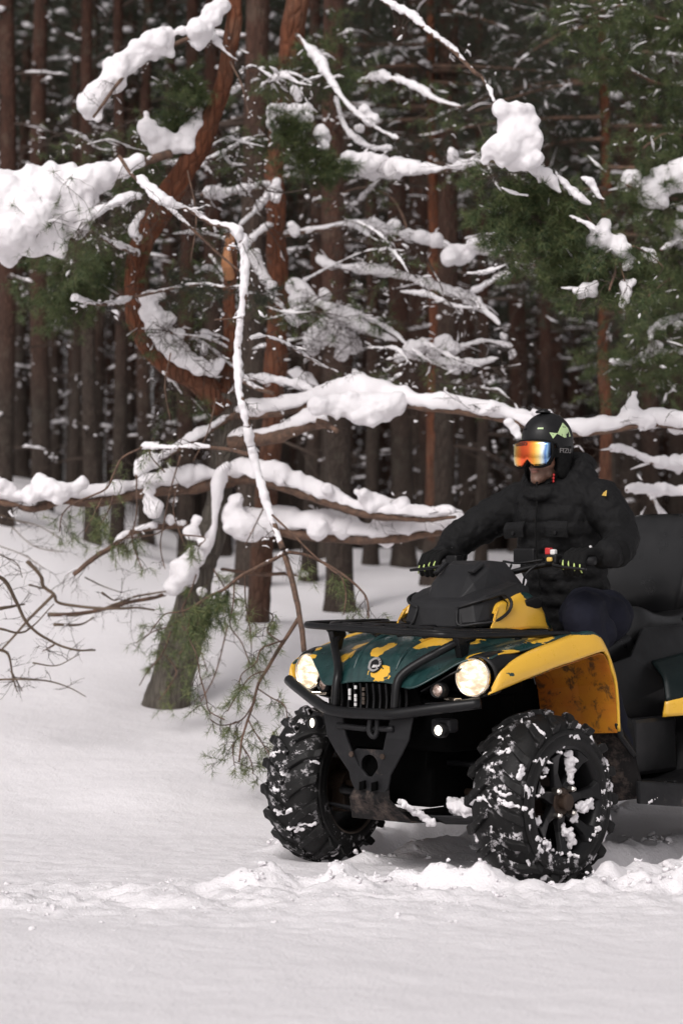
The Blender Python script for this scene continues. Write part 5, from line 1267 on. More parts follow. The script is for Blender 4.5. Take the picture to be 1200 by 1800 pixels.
# ---- instrument cowl and tank cover
def hull(pts, name, m, bevel=.004, parent=None):
    bm = bmesh.new()
    for p in pts: bm.verts.new(p)
    r_ = bmesh.ops.convex_hull(bm, input=bm.verts)
    bmesh.ops.delete(bm, geom=[g_ for g_ in set(r_['geom_interior'] + r_['geom_unused']) if isinstance(g_, bmesh.types.BMVert)], context='VERTS')
    bmesh.ops.recalc_face_normals(bm, faces=bm.faces)
    bmesh.ops.dissolve_limit(bm, angle_limit=R(4), verts=bm.verts, edges=bm.edges)
    me = bpy.data.meshes.new(name); bm.to_mesh(me); bm.free()
    o = link(name, me, m, parent or Qb)
    if bevel: b = o.modifiers.new('b', 'BEVEL'); b.width = bevel; b.segments = 2; b.limit_method = 'ANGLE'; b.angle_limit = R(12)
    return o
def mir(p): return p + [(x, -y, z) for x, y, z in p if y != 0]
hull(mir([(-.085, .085, 1.015), (-.08, .075, 1.075), (-.145, .105, 1.150), (-.16, .065, 1.180), (-.205, .065, 1.225), (-.225, .12, 1.205), (-.27, .09, 1.242), (-.36, .105, 1.236), (-.40, .16, 1.15), (-.30, .170, 1.125), (-.15, .145, 1.07), (-.42, .16, 1.05), (-.15, .15, 1.0)]), 'instrument_cowl', M['cowl'], .005)
for s in (1, -1):
    mb = MB(); mb.prism([(-.04, -.012), (.04, -.017), (.036, .011), (-.036, .015)], .014, Matrix.Translation((-.185, s * .09, 1.212)) @ Matrix.Rotation(R(-s * 8), 4, 'X') @ Matrix.Rotation(R(32), 4, 'Y')); bp(mb, 'cowl_vane', M['cowl'], bevel=.004)
    # wrap-round lower cowl with its scooped opening
    A_ = [(-.045, .10, 1.052), (-.07, .165, 1.080), (-.12, .205, 1.100), (-.20, .222, 1.118)]
    B_ = [(-.03, .115, .985), (-.055, .19, .99), (-.11, .235, 1.0), (-.19, .243, 1.04)]
    rim_ = [V3(x, s * y, z) for x, y, z in A_[0:1] + [(-.068, .163, 1.072), (-.12, .205, 1.092), (-.19, .221, 1.107)]] + [V3(x, s * y, z) for x, y, z in [(-.215, .240, 1.075), (-.19, .243, 1.035), (-.11, .238, 1.0), (-.053, .19, .99), (-.028, .118, .985)]]
    cen_ = sum(rim_, V3(0, 0, 0)) / len(rim_)
    mb = MB(); mb.tube(rim_ + [rim_[0]], .0065, 8, 4); bp(mb, 'cowl_edge', M['cowl'], smooth=True)
    inn_ = [p.lerp(cen_, .12) for p in rim_]; dp_ = [p.lerp(cen_, .35) + V3(-.035, -s * .03, 0) for p in rim_]
    mb = MB(); mb.grid([inn_, dp_], closed=True); mb.f.append(tuple(range(len(inn_), 2 * len(inn_)))); bp(mb, 'cowl_recess', M['black'])
    # yellow tank sides
    T0 = [(-.07, s * .245, .965), (-.10, s * .25, .965), (-.22, s * .255, .965), (-.34, s * .25, .968), (-.46, s * .235, .965), (-.56, s * .20, .955)]
    T1 = [(-.095, s * .24, 1.0), (-.12, s * .235, 1.035), (-.22, s * .235, 1.04), (-.34, s * .23, 1.05), (-.46, s * .215, 1.035), (-.56, s * .17, 1.0)]
    T2 = [(-.13, s * .215, 1.03), (-.16, s * .215, 1.07), (-.24, s * .205, 1.09), (-.34, s * .195, 1.115), (-.46, s * .17, 1.095), (-.56, s * .13, 1.03)]
    T3 = [(-.12, s * .10, 1.04), (-.18, s * .10, 1.08), (-.26, s * .10, 1.10), (-.34, s * .09, 1.13), (-.46, s * .08, 1.11), (-.57, s * .0, 1.04)]
    mb = MB(); mb.grid(dense([T0, T1, T2, T3], 7, 6)); o = bp(mb, 'tank_cover', M['camo'], smooth=True, solid=.006)
    paint(o, [(-.40, s * .20, 1.10, .07, .05, .025, -.3), (-.52, s * .2, .99, .05, .06, .06, .0)], 1.0)
    mb = MB(); mb.prism([(-.055, -.018), (.05, -.03), (.055, .012), (-.01, .03), (-.05, .018)], .016, Matrix.Translation((-.385, s * .222, 1.068)) @ Matrix.Rotation(R(90 - s * 14), 4, 'X')); bp(mb, 'side_vent', M['black'], bevel=.005)
for k in range(2):
    mb = MB()
    for q in range(3): mb.box((-.0775, -.030 + k * .038 + q * .008, 1.062 + .002 * (q % 2)), (.003, .005, .003))
    bp(mb, 'cowl_mark', M['white'])
hull(mir([(-.30, .08, 1.20), (-.44, .07, 1.19), (-.42, .10, 1.13), (-.5, .05, 1.10)]), 'steering_cover', M['cowl'])
hull(mir([(-.048, .105, 1.054), (-.07, .155, 1.080), (-.12, .19, 1.100), (-.20, .205, 1.124), (-.32, .20, 1.15), (-.43, .17, 1.135), (-.028, .05, .975), (-.035, .11, .975), (-.06, .18, .975), (-.12, .215, .98), (-.30, .21, 1.0), (-.44, .18, 1.05), (-.055, .04, 1.067), (-.16, .09, 1.13), (-.30, .1, 1.165)]), 'lower_cowl', M['cowl'], .006)
# handlebar
mb = MB(); mb.tube([(-.50, -.44, 1.240), (-.495, -.30, 1.238), (-.46, -.16, 1.215), (-.43, -.06, 1.19), (-.43, .06, 1.19), (-.46, .16, 1.215), (-.495, .30, 1.238), (-.50, .44, 1.240)], .0125, 10, 4); hbar = bp(mb, 'handlebar', M['frame'], smooth=True)
for s in (1, -1):
    mb = MB(); mb.tube([(-.496, s * .295, 1.238), (-.50, s * .445, 1.240)], .0175, 12); bp(mb, 'grip', M['black'], hbar, smooth=True)
    mb = MB(); mb.tube([(-.475, s * .27, 1.232), (-.44, s * .29, 1.222), (-.425, s * .36, 1.212), (-.43, s * .45, 1.205)], [.009, .008, .007, .006], 8, 4); bp(mb, 'brake_lever', M['black'], hbar, smooth=True)
    mb = MB(); mb.box((-.485, s * .255, 1.245), (.05, .06, .045)); sw = bp(mb, 'switch_box', M['black'], hbar, bevel=.008)
    if s > 0:
        for (c, d_, m_) in (((-.485, .232, 1.280), (.026, .026, .028), 'redplastic'), ((-.475, .262, 1.276), (.022, .024, .022), 'white'), ((-.455, .256, 1.246), (.012, .026, .018), 'yellowplastic')):
            mb = MB(); mb.box(c, d_); bp(mb, 'button', M[m_], sw, bevel=.005)
mb = MB(); mb.box((-.50, .10, 1.262), (.022, .105, .062)); mb.box((-.50, .10, 1.225), (.03, .03, .03)); bp(mb, 'display', M['black'], hbar, bevel=.006)
for (a, b, c) in (((-.46, .06, 1.225), (-.40, .10, 1.19), (-.42, .16, 1.10)), ((-.47, .20, 1.235), (-.42, .16, 1.18), (-.44, .13, 1.08)), ((-.46, .02, 1.24), (-.43, .12, 1.232), (-.46, .22, 1.245)), ((-.47, -.2, 1.235), (-.40, -.15, 1.2), (-.43, -.1, 1.1))):
    mb = MB(); mb.tube([a, b, c], .005, 6, 6); bp(mb, 'cable', M['black'], hbar, smooth=True)

# ---- seat, side panels, rear
def loftseat(secs, name, m):
    mb = MB(); mb.grid(dense(secs, 4, 4)); return bp(mb, name, m, smooth=True, solid=.01)
secs = []
for (x_, w_, z, d_) in ((-.44, .10, .97, .10), (-.55, .13, .945, .14), (-.75, .16, .895, .15), (-.95, .185, .885, .15), (-1.12, .19, .92, .16), (-1.20, .18, .96, .18)):
    secs.append([(x_, -w_ - .03, z - d_), (x_, -w_, z - .03), (x_, -w_ * .75, z), (x_, 0, z + .008), (x_, w_ * .75, z), (x_, w_, z - .03), (x_, w_ + .03, z - d_)])
loftseat(secs, 'seat', M['seat'])
secs = []
for (x_, w_, z, d_) in ((-1.14, .15, .985, .12), (-1.22, .20, 1.035, .14), (-1.36, .215, 1.005, .14), (-1.52, .22, 1.0, .14), (-1.62, .22, 1.04, .14), (-1.68, .21, 1.06, .2)):
    secs.append([(x_, -w_ - .02, z - d_), (x_, -w_, z - .03), (x_, -w_ * .8, z + .015), (x_, 0, z - .01), (x_, w_ * .8, z + .015), (x_, w_, z - .03), (x_, w_ + .02, z - d_)])
loftseat(secs, 'passenger_seat', M['seat'])
mb = MB()
rows = []
for (z, w_, x0, t) in ((1.02, .17, -1.60, .05), (1.10, .22, -1.585, .075), (1.22, .245, -1.62, .085), (1.34, .25, -1.66, .08), (1.43, .235, -1.70, .06), (1.462, .19, -1.715, .035), (1.47, .1, -1.72, .01)):
    r_ = []
    for k in range(16):
        a = 2 * math.pi * k / 16; r_.append((x0 + t * .8 * math.copysign(abs(math.cos(a)) ** .6, math.cos(a)) - .02 * (abs(math.sin(a)) < .4), w_ * math.copysign(abs(math.sin(a)) ** .45, math.sin(a)), z))
    rows.append(r_)
mb.grid(rows, closed=True); mb.f.append(tuple(len(mb.v) - 16 + k for k in range(16))); bp(mb, 'backrest', M['seat'], sub=2)
for s in (1, -1):
    mb = MB(); mb.tube([(-1.62, s * .17, .95), (-1.66, s * .17, 1.1)], .02, 8); bp(mb, 'backrest_post', M['frame'])
    mb = MB(); mb.tube([(-1.55, s * .25, .98), (-1.50, s * .33, 1.02), (-1.42, s * .35, 1.02), (-1.36, s * .33, .99)], .015, 8, 4); bp(mb, 'grab_handle', M['frame'], smooth=True)
    # body side below the seat
    mb = MB(); mb.grid([[(-.48, s * .20, .86), (-.62, s * .24, .84), (-.8, s * .27, .80), (-1.0, s * .29, .84), (-1.14, s * .26, .96), (-1.5, s * .27, .97)], [(-.50, s * .26, .70), (-.66, s * .29, .66), (-.84, s * .31, .62), (-1.0, s * .33, .66), (-1.25, s * .35, .72), (-1.5, s * .35, .76)], [(-.52, s * .28, .42), (-.66, s * .30, .38), (-.84, s * .32, .36), (-1.0, s * .33, .36), (-1.25, s * .34, .36), (-1.5, s * .34, .4)]])
    bp(mb, 'side_panel', M['black'], solid=.012, bevel=.012, smooth=False)
    # green rear quarter, shade put into its colour, and yellow rear fender lip
    P0 = [(-.95, s * .33, .83), (-1.10, s * .38, .86), (-1.3, s * .40, .90), (-1.55, s * .41, .92), (-1.85, s * .40, .90), (-2.05, s * .38, .86)]; P0 = [(x_ - .16, y_ - .01 * s, z_ - .012) for x_, y_, z_ in P0]
    P1 = [(-.90, s * .42, .76), (-1.05, s * .47, .80), (-1.3, s * .53, .85), (-1.55, s * .55, .87), (-1.85, s * .53, .84), (-2.06, s * .48, .78)]; P1 = [(x_ - .16, y_ - .01 * s, z_ - .012) for x_, y_, z_ in P1]
    P2 = [(-.86, s * .46, .665), (-1.00, s * .53, .70), (-1.22, s * .575, .79), (-1.5, s * .60, .82), (-1.85, s * .58, .78), (-2.07, s * .52, .70)]; P2 = [(x_ - .16, y_ - .01 * s, z_ - .012) for x_, y_, z_ in P2]
    P3 = [(-.85, s * .45, .60), (-.98, s * .54, .62), (-1.17, s * .59, .72), (-1.5, s * .61, .78), (-1.88, s * .59, .72), (-2.08, s * .54, .62)]; P3 = [(x_ - .16, y_ - .01 * s, z_ - .012) for x_, y_, z_ in P3]
    mb = MB(); mb.grid(dense([P0, P1, P2], 5, 5)); o = bp(mb, 'rear_fender', M['shaded_rearpanel'], smooth=True, solid=.008)
    mb = MB(); mb.grid(dense([P2, P3], 5, 4)); o = bp(mb, 'rear_fender_lip', M['camo'], smooth=True, solid=.014); paint(o, [], 1.3)
    # footwell
    mb = MB(); mb.grid([[(-.60, s * .30, .34), (-.62, s * .58, .34)], [(-.9, s * .30, .30), (-.9, s * .60, .31)], [(-1.15, s * .30, .34), (-1.16, s * .60, .345)], [(-1.24, s * .30, .50), (-1.24, s * .58, .52)], [(-1.22, s * .33, .64), (-1.20, s * .53, .66)]]); bp(mb, 'footwell', M['black'], solid=.02, bevel=.008)
    mb = MB(); mb.grid([[(-.60, s * .585, .36), (-.60, s * .59, .27)], [(-.9, s * .60, .325), (-.9, s * .61, .235)], [(-1.16, s * .60, .36), (-1.18, s * .61, .24)], [(-1.24, s * .58, .50), (-1.30, s * .58, .34)]]); bp(mb, 'sill', M['guard'], solid=.02, bevel=.006)
    for k in range(5):
        mb = MB(); mb.box((-.74 - .075 * k, s * .50, .338 - .004 * k), (.02, .15, .02)); bp(mb, 'foot_peg_rib', M['black'], bevel=.003)
    mb = MB(); mb.box((-.98, s * .40, .47), (.34, .05, .24)); bp(mb, 'storage_cover', M['black'], bevel=.02)
mb = MB(); mb.tube([(-1.72, -.40, .96), (-2.08, -.38, .96), (-2.14, -.30, .96), (-2.14, .30, .96), (-2.08, .38, .96), (-1.72, .40, .96)], .013, 8, 3); bp(mb, 'rear_rack', M['frame'], smooth=True)
for y in (-.2, 0, .2):
    mb = MB(); mb.tube([(-1.74, y, .96), (-2.13, y, .96)], .010, 8); bp(mb, 'rack_bar', M['frame'])
mb = MB(); mb.grid(dense(sym([[(-1.6, 0, .93), (-1.6, .2, .93), (-1.6, .38, .91)], [(-1.95, 0, .92), (-1.95, .2, .92), (-1.95, .38, .89)], [(-2.1, 0, .86), (-2.1, .2, .86), (-2.08, .38, .83)]]), 3, 3)); o = bp(mb, 'tail_panel', M['camo'], smooth=True, solid=.01); paint(o, [], -.2)
blob_obj('snow_clump', *[list(q) for q in zip(*[((-.66 - .02 * k, .585, .272 + .003 * k), (.016, .012, .012)) for k in range(4)])], M['snowcold'], Qb, voxel=.006, smooth=1, disp=.01, dsize=.02)
# ---------------------------------------------------------------- rider
def skin_mat():
    m = mat('skin', (.40, .21, .15), .5); PR(m).inputs['Subsurface Weight'].default_value = .08; PR(m).inputs['Subsurface Radius'].default_value = (.02, .008, .004); PR(m).inputs['Subsurface Scale'].default_value = .3
    at = nd(m, 'ShaderNodeAttribute', attribute_name='beard_and_lip_shade'); lp = nd(m, 'ShaderNodeAttribute', attribute_name='lips')
    st = ramp(m, noise_n(m, 420, 2, .7), [(.35, .6), (.6, 1)])
    base = mixc(m, noise_n(m, 40, 3), (.33, .165, .11), (.43, .235, .165))
    c = mixc(m, math_n(m, 'MULTIPLY', at.outputs['Fac'], st), base, (.045, .028, .02))
    c = mixc(m, lp.outputs['Fac'], c, (.26, .075, .065))
    lk(m, c, PR(m).inputs['Base Color']); bump(m, noise_n(m, 300, 2), .15, .001); return m
M['skin'] = skin_mat()
def cloth(name, a, b, sc, bs, rough=.85):
    m = mat(name, a, rough, spec=.18); n = noise_n(m, sc, 5, .7)
    lk(m, mixc(m, n, a, b), PR(m).inputs['Base Color'])
    wv = nd(m, 'ShaderNodeTexNoise'); h = math_n(m, 'ADD', noise_n(m, 22, 4, .6, dist=.5), math_n(m, 'MULTIPLY', noise_n(m, 420, 2), .15)); bump(m, h, bs, .012)
    PR(m).inputs['Sheen Weight'].default_value = .0
    return m
M['jacket'] = cloth('black_quilted_cloth', (.005, .005, .0053), (.011, .011, .0115), 30, .8, .7)
M['trousers'] = cloth('dark_navy_cloth', (.006, .0065, .012), (.014, .015, .026), 25, .35)
M['glove'] = cloth('black_glove_fabric', (.004, .004, .004), (.009, .009, .009), 40, .3)
M['boot'] = cloth('black_boot', (.008, .008, .008), (.02, .02, .02), 30, .3)
M['helmet'] = plastic('satin_black_helmet', (.008, .008, .0085), .36, 500, .25)
M['balaclava'] = cloth('black_knit', (.004, .004, .004), (.008, .008, .008), 90, .6)

HX, HZ = -.795, 1.700         # head centre
def shape_body():
    c, r = [], []
    def add(q): c.extend(q[0]); r.extend(q[1])
    add(chain([(-.99, 0, .98), (-.96, 0, 1.12), (-.90, 0, 1.30), (-.87, 0, 1.42)], [(.12, .15, .10), (.10, .14, .10), (.11, .16, .11), (.10, .15, .08)]))
    add(chain([(-.865, 0, 1.48), (-.83, 0, 1.60), (-.81, 0, 1.66)], [.062, .058, .06]))
    for s in (1, -1):
        e = (-.87, .315, 1.34) if s > 0 else (-.73, -.405, 1.355)
        wr = (-.62, .41, 1.262) if s > 0 else (-.60, -.40, 1.262)
        add(chain([(-.87, s * .14, 1.46), (-.88, s * .21, 1.46), e, wr], [.06, .058, .044, .026]))
        add(chain([wr, (-.56, s * .375, 1.258)], [.024, .026]))
        for i in range(4):
            y = s * (.330 + .025 * i); k = 1 - .06 * abs(i - 1.6)
            add(chain([(-.565, y, 1.262), (-.522, y, 1.272), (-.486, y, 1.260), (-.468, y, 1.232), (-.475, y, 1.205)], [.011, .0095, .009, .0085, .008], .5))
        add(chain([(-.585, s * .365, 1.248), (-.56, s * .324, 1.223), (-.52, s * .307, 1.209)], [.012, .010, .009], .5))
        kn = (-.62, s * .32, .975)
        add(chain([(-.98, s * .10, .98), kn, (-.70, s * .385, .60), (-.76, s * .41, .42)], [.09, .048, .044, .038]))
        add(chain([(-.78, s * .41, .39), (-.62, s * .43, .36)], [.038, .032]))
    # head
    def E(p, q): c.append(np.array((HX + p[0], p[1], HZ + p[2]))); r.append(np.array(q))
    E((-.01, 0, .03), (.098, .077, .095)); E((.025, 0, -.035), (.070, .062, .075))
    E((.035, 0, -.085), (.052, .045, .040)); E((.070, 0, -.112), (.026, .026, .020)); E((.055, 0, -.10), (.035, .038, .026))
    for s in (1, -1):
        E((.010, s * .045, -.085), (.040, .016, .026)); E((.062, s * .034, -.020), (.026, .024, .020)); E((-.005, s * .076, -.01), (.020, .008, .030)); E((.086, s * .012, -.042), (.010, .009, .008))
        E((.078, s * .032, .018), (.012, .015, .011)); E((.080, s * .030, .042), (.014, .022, .008))
    E((.088, 0, .010), (.012, .010, .026)); E((.100, 0, -.026), (.013, .010, .013)); E((.103, 0, -.036), (.010, .009, .008))
    E((.078, 0, -.062), (.018, .030, .012)); E((.088, 0, -.0665), (.010, .021, .005)); E((.086, 0, -.0795), (.010, .019, .006)); E((.074, 0, -.09), (.016, .026, .014))
    return c, r
bc, br = shape_body()
rider = empty('tmp'); bpy.data.objects.remove(rider)
V, T = spheres(bc, br, 2)
me = npmesh('person', V, T, True); me.materials.append(M['skin'])
tmp = link('person', me); tmp.location = (OX, OY, 0)
mod = tmp.modifiers.new('r', 'REMESH'); mod.mode = 'VOXEL'; mod.voxel_size = .0042; mod.use_smooth_shade = True
mod = tmp.modifiers.new('s', 'SMOOTH'); mod.iterations = 3; mod.factor = .5
dg = bpy.context.evaluated_depsgraph_get(); me2 = bpy.data.meshes.new_from_object(tmp.evaluated_get(dg)); me2.name = 'person'
P = tmp; P.modifiers.clear(); P.data = me2
if len(me2.materials) == 0: me2.materials.append(M['skin'])
P.location = (OX, OY, 0); P.rotation_euler = (0, 0, TH)
co = np.empty(len(me2.vertices) * 3); me2.vertices.foreach_get('co', co); co = co.reshape(-1, 3)
hx, hy, hz = co[:, 0] - HX, co[:, 1], co[:, 2] - HZ
bd = sstep(-.050, -.066, hz) * sstep(-.16, -.13, hz) * sstep(-.03, .0, hx); bd = np.maximum(bd, .8 * sstep(-.046, -.052, hz) * sstep(-.064, -.058, hz) * sstep(.05, .07, hx))
bd = np.maximum(bd, .6 * sstep(.02, -.0, hx) * sstep(-.02, -.05, hz) * sstep(-.16, -.13, hz) * (np.abs(hy) > .03))
lp_ = np.exp(-((hz + .0725) / .0075) ** 2) * sstep(.080, .088, hx) * (np.abs(hy) < .024)
dk = np.exp(-((hz + .0728) / .0022) ** 2) * sstep(.076, .086, hx) * (np.abs(hy) < .022)  # dark line between the lips: crease shade painted into the skin colour
a = me2.attributes.new('beard_and_lip_shade', 'FLOAT', 'POINT'); a.data.foreach_set('value', np.clip(bd * (1 - lp_) * .78 + dk, 0, 1).astype(np.float32))
a = me2.attributes.new('lips', 'FLOAT', 'POINT'); a.data.foreach_set('value', np.clip(lp_ - dk, 0, 1).astype(np.float32))
tag(P, 'rider in a black puffer jacket, helmet and mirrored orange goggles sitting on the quad bike', 'person')

# ---- jacket: quilted rolls round the arms and chest
c, r = [], []
def rolls(pts, rs, pitch, amp, sq=1.0):
    pl, rl = smoothpath([V3(*p) for p in pts], list(rs), 24); s_ = 0; last = pl[0]; step = 0
    for p, q in zip(pl, rl):
        s_ += (p - last).length; last = p
        if s_ - step < .006 and p is not pl[0]: continue
        step = s_
        f = 1 - amp + amp * abs(math.sin(math.pi * s_ / pitch)) ** .55 + .04 * mnoise.noise((s_ * 9, q * 30, 1))
        c.append(np.array(p)); r.append(np.array((q * f, q * f, q * f * sq)))
for s in (1, -1):
    e = (-.87, .325, 1.34) if s > 0 else (-.73, -.40, 1.355)
    wr = (-.635, .415, 1.266) if s > 0 else (-.60, -.40, 1.268)
    rolls([(-.87, s * .11, 1.51), (-.885, s * .205, 1.50), ((-.87) if s > 0 else -.83, s * (.275 if s > 0 else .30), 1.44), e, (( -.74) if s > 0 else -.66, (.395 if s > 0 else -.41), 1.290 if s > 0 else 1.295), wr], [.090, .097, .090, .080, .070, .060], .066, .22)
rows = [(-.97, .96, .155, .185), (-.965, 1.02, .162, .19), (-.955, 1.08, .162, .19), (-.945, 1.14, .162, .19), (-.935, 1.20, .165, .192), (-.92, 1.26, .165, .195), (-.905, 1.32, .165, .20), (-.89, 1.38, .16, .205), (-.88, 1.44, .150, .205), (-.872, 1.50, .135, .19), (-.86, 1.55, .11, .145)]
for i, (x_, z, rx, ry) in enumerate(rows):
    for k in range(30):
        a = 2 * math.pi * k / 30; q = .052 + .004 * mnoise.noise((k * .8, i, 3))
        c.append(np.array((x_ + (rx - .05) * math.cos(a), (ry - .05) * math.sin(a), z))); r.append(np.array((q, q, .058)))
    c.append(np.array((x_, 0, z))); r.append(np.array((rx * .8, ry * .8, .05)))
# collar, hood bunched behind the neck
for k in range(26):
    a = 2 * math.pi * k / 26
    for (z, rr_) in ((1.545, .086), (1.566, .080)):
        zz = z + .040 * (1 - math.cos(a)) / 2 - .018
        c.append(np.array((-.815 + rr_ * math.cos(a) * 1.05, rr_ * .95 * math.sin(a), zz - .008))); r.append(np.array((.026, .026, .022)))
for (dx, y, z, q) in ((-.13, 0, 1.60, .085), (-.14, .06, 1.615, .08), (-.14, -.06, 1.615, .08), (-.10, .105, 1.61, .07), (-.10, -.105, 1.61, .07), (-.16, .03, 1.66, .07), (-.16, -.03, 1.66, .07), (-.15, .09, 1.665, .055), (-.15, -.09, 1.665, .055), (-.05, .115, 1.585, .055), (-.05, -.115, 1.585, .055), (-.18, 0, 1.56, .10), (-.09, .115, 1.645, .045)):
    c.append(np.array((-.80 + dx, y, z))); r.append(np.array((q, q, q * .85)))
jk = blob_obj('jacket', c, r, M['jacket'], P, voxel=.0075, smooth=2, disp=.030, dsize=.085, sub=3)
for i, z in enumerate((1.505, 1.45, 1.38, 1.31, 1.24, 1.17)):
    pass
mb = MB(); mb.tube([(-.71, .012, 1.585), (-.712, .012, 1.50), (-.700, .012, 1.40), (-.705, .012, 1.28), (-.735, .012, 1.10)], .004, 6, 4); bp(mb, 'zip', M['balaclava'], P)
for s in (1, -1):
    mb = MB(); mb.grid(dense([[(-.722, s * .06, 1.415), (-.722, s * .16, 1.410)], [(-.706, s * .06, 1.385), (-.708, s * .165, 1.38)], [(-.712, s * .06, 1.345), (-.717, s * .165, 1.34)]], 4, 3)); bp(mb, 'pocket_flap', M['jacket'], P, solid=.006, bevel=.002)
    mb = MB(); mb.lathe([(0, .0001), (0, .007), (-.006, .008)], (-.700, s * .11, 1.362), (1, 0, 0), 12); bp(mb, 'button', M['helmet'], P)
mb = MB(); mb.prism([(-.018, -.008), (.018, -.012), (.016, .012), (-.004, .004)], .004, Matrix.Translation((-.80, .292, 1.525)) @ Matrix.Rotation(R(60), 4, 'Z') @ Matrix.Rotation(R(80), 4, 'X')); bp(mb, 'sleeve_badge', M['yellowplastic'], P)

# ---- trousers and boots
c, r = [], []
def add2(q): c.extend(q[0]); r.extend(q[1])
for s in (1, -1):
    add2(chain([(-1.0, s * .10, .99), (-.80, s * .20, 1.025), (-.66, s * .285, 1.03), (-.59, s * .325, .99), (-.63, s * .355, .80), (-.70, s * .385, .60), (-.74, s * .405, .50)], [.135, .116, .096, .088, .080, .070, .062], .15))
    for k in range(7):
        t = k / 6; p = V3(-.95, s * .12, .99).lerp(V3(-.60, s * .295, 1.0), t)
        for j in range(10):
            a = 2 * math.pi * j / 10 + k; q = .088 + .02 * (1 - t)
            if rngT.rand() < .12: c.append(np.array((p.x, p.y + q * math.cos(a) * .8, p.z + q * math.sin(a) * .8))); r.append(np.array((.03, .03, .03)))
    for (x_, y_, z_, q_) in ((-.92, .225, 1.01, .115), (-.84, .27, 1.00, .105), (-.76, .27, 1.045, .075), (-.70, .33, .95, .08)): c.append(np.array((x_, s * y_, z_))); r.append(np.array((q_, q_, q_)))
tr_ = blob_obj('trousers', c, r, M['trousers'], P, voxel=.009, smooth=10, disp=.020, dsize=.12)
for s in (1, -1):
    q = chain([(-.745, s * .405, .56), (-.76, s * .41, .43), (-.74, s * .415, .385), (-.64, s * .43, .372), (-.56, s * .44, .368)], [(.06, .055, .05), (.055, .052, .05), (.06, .05, .045), (.055, .045, .036), (.045, .042, .028)])
    blob_obj('boot', q[0], q[1], M['boot'], P, voxel=.008, smooth=3)

# ---- gloves: five fingers curled round the grips
for s in (1, -1):
    c, r = [], []
    add2(chain([(-.68 if s > 0 else -.655, s * .415, 1.268), (-.615, s * .405, 1.266), (-.585, s * .385, 1.262), (-.56, s * .385, 1.262)], [(.050, .048, .044), (.044, .046, .040), (.038, .048, .034), (.030, .046, .028)], .4))
    for y in (.335, .36, .385, .410):
        add2(chain([(-.60, s * (y * .5 + .19), 1.262), (-.553, s * y, 1.268)], [.022, .0185], .5))
    for i in range(4):
        y = s * (.328 + .0275 * i); ln = (.94, 1.02, 1.0, .88)[i]
        add2(chain([(-.560, y, 1.266), (-.520 - .004 * i, y, 1.279), (-.478, y, 1.264), (-.456, y + s * .002, 1.230), (-.466, y + s * .003, 1.230 - .044 * ln)], [.0175, .0170, .0160, .0150, .0130], .45))
    add2(chain([(-.600, s * .37, 1.246), (-.560, s * .322, 1.222), (-.525, s * .305, 1.208), (-.492, s * .305, 1.206)], [.022, .018, .015, .0135], .45))
    g = blob_obj('glove', c, r, M['glove'], P, voxel=.0034, smooth=2)
    for i in range(4):
        y = s * (.328 + .0275 * i)
        z1 = 1.243 - .004 * i; z0 = (1.205, 1.212, 1.200, 1.190)[i]
        mb = MB(); mb.tube([(-.447, y, z1), (-.4405, y + s * .003, (z1 + z0) / 2), (-.447, y + s * (.001 if i < 3 else .009), z0)], [.0022, .0042 - .0006 * (i % 2), .0028], 6, 4); bp(mb, 'finger_stripe', M['neon'], g, smooth=True)
    mb = MB(); mb.tube([(-.600, s * .36, 1.300), (-.575, s * .372, 1.298), (-.555, s * .395, 1.290)], .005, 6, 3); bp(mb, 'knuckle_stripe', M['white'], g, smooth=True)
    mb = MB(); mb.tube([(-.655, s * .40, 1.306), (-.640, s * .42, 1.304), (-.632, s * .437, 1.296)], .005, 6, 3); bp(mb, 'cuff_stripe', M['neon' if s > 0 else 'white'], g, smooth=True)
    q = [(-.66, s * .414, 1.268)]
    mb = MB(); d_ = V3(.05, -.01 * s, -.004).normalized(); mb.lathe([(-.06, .058), (-.03, .060), (.0, .056), (.035, .050), (.055, .040)], (-.655, s * .414, 1.268), d_, 24); bp(mb, 'cuff', M['glove'], g, smooth=True, solid=.006)

# ---- helmet with goggles
hc = V3(HX, 0, HZ)
rows = []
def hp_(a, b):      # azimuth a from the front, elevation b
    x_ = .124 * math.cos(b) * math.cos(a); y_ = .103 * math.cos(b) * math.sin(a); z_ = .118 * math.sin(b)
    return V3(x_ - .010, y_, z_ + .062)
rows = []
for i in range(19):
    t = i / 18; r_ = []
    for k in range(48):
        a = 2 * math.pi * k / 48
        ca = math.cos(a)
        low = -.16 if ca > .55 else (-.16 + (-.95 + .16) * float(sstep(.55, .15, ca)) if ca > -.2 else -.95 + .15 * float(sstep(-.2, -.8, ca)))
        b = math.pi / 2 - (math.pi / 2 - low) * t
        b = max(b, -1.05); p = hp_(a, b * .999 if b > 0 else b)
        if b < 0: p.x = hp_(a, 0).x * (1 - .10 * (b / -1.0) ** 2) ; p.y = hp_(a, 0).y * (1 - .07 * (b / 1.0) ** 2); p.z = .062 + .118 * b
        r_.append(hc + p)
    rows.append(r_)
mb = MB(); mb.grid(rows[1:], closed=True); mb.f.append(tuple(range(48))); helm = bp(mb, 'helmet', M['helmet'], P, smooth=True, solid=.012)
mb = MB()
for k in range(60):
    pass
rim = [p for p in rows[-1]] ; mb.tube(rim + [rim[0]], .0055, 6); bp(mb, 'helmet_trim', M['balaclava'], helm, smooth=True)
mb = MB(); mb.tube([hc + hp_(0, 1.32) * 1.0, hc + hp_(0, 1.32) * 1.0 + V3(0, 0, .010)], [.034, .030], 16); mb.box(tuple(hc + V3(.012, 0, .189)), (.030, .022, .010)); bp(mb, 'top_vent', M['helmet'], helm, bevel=.003)
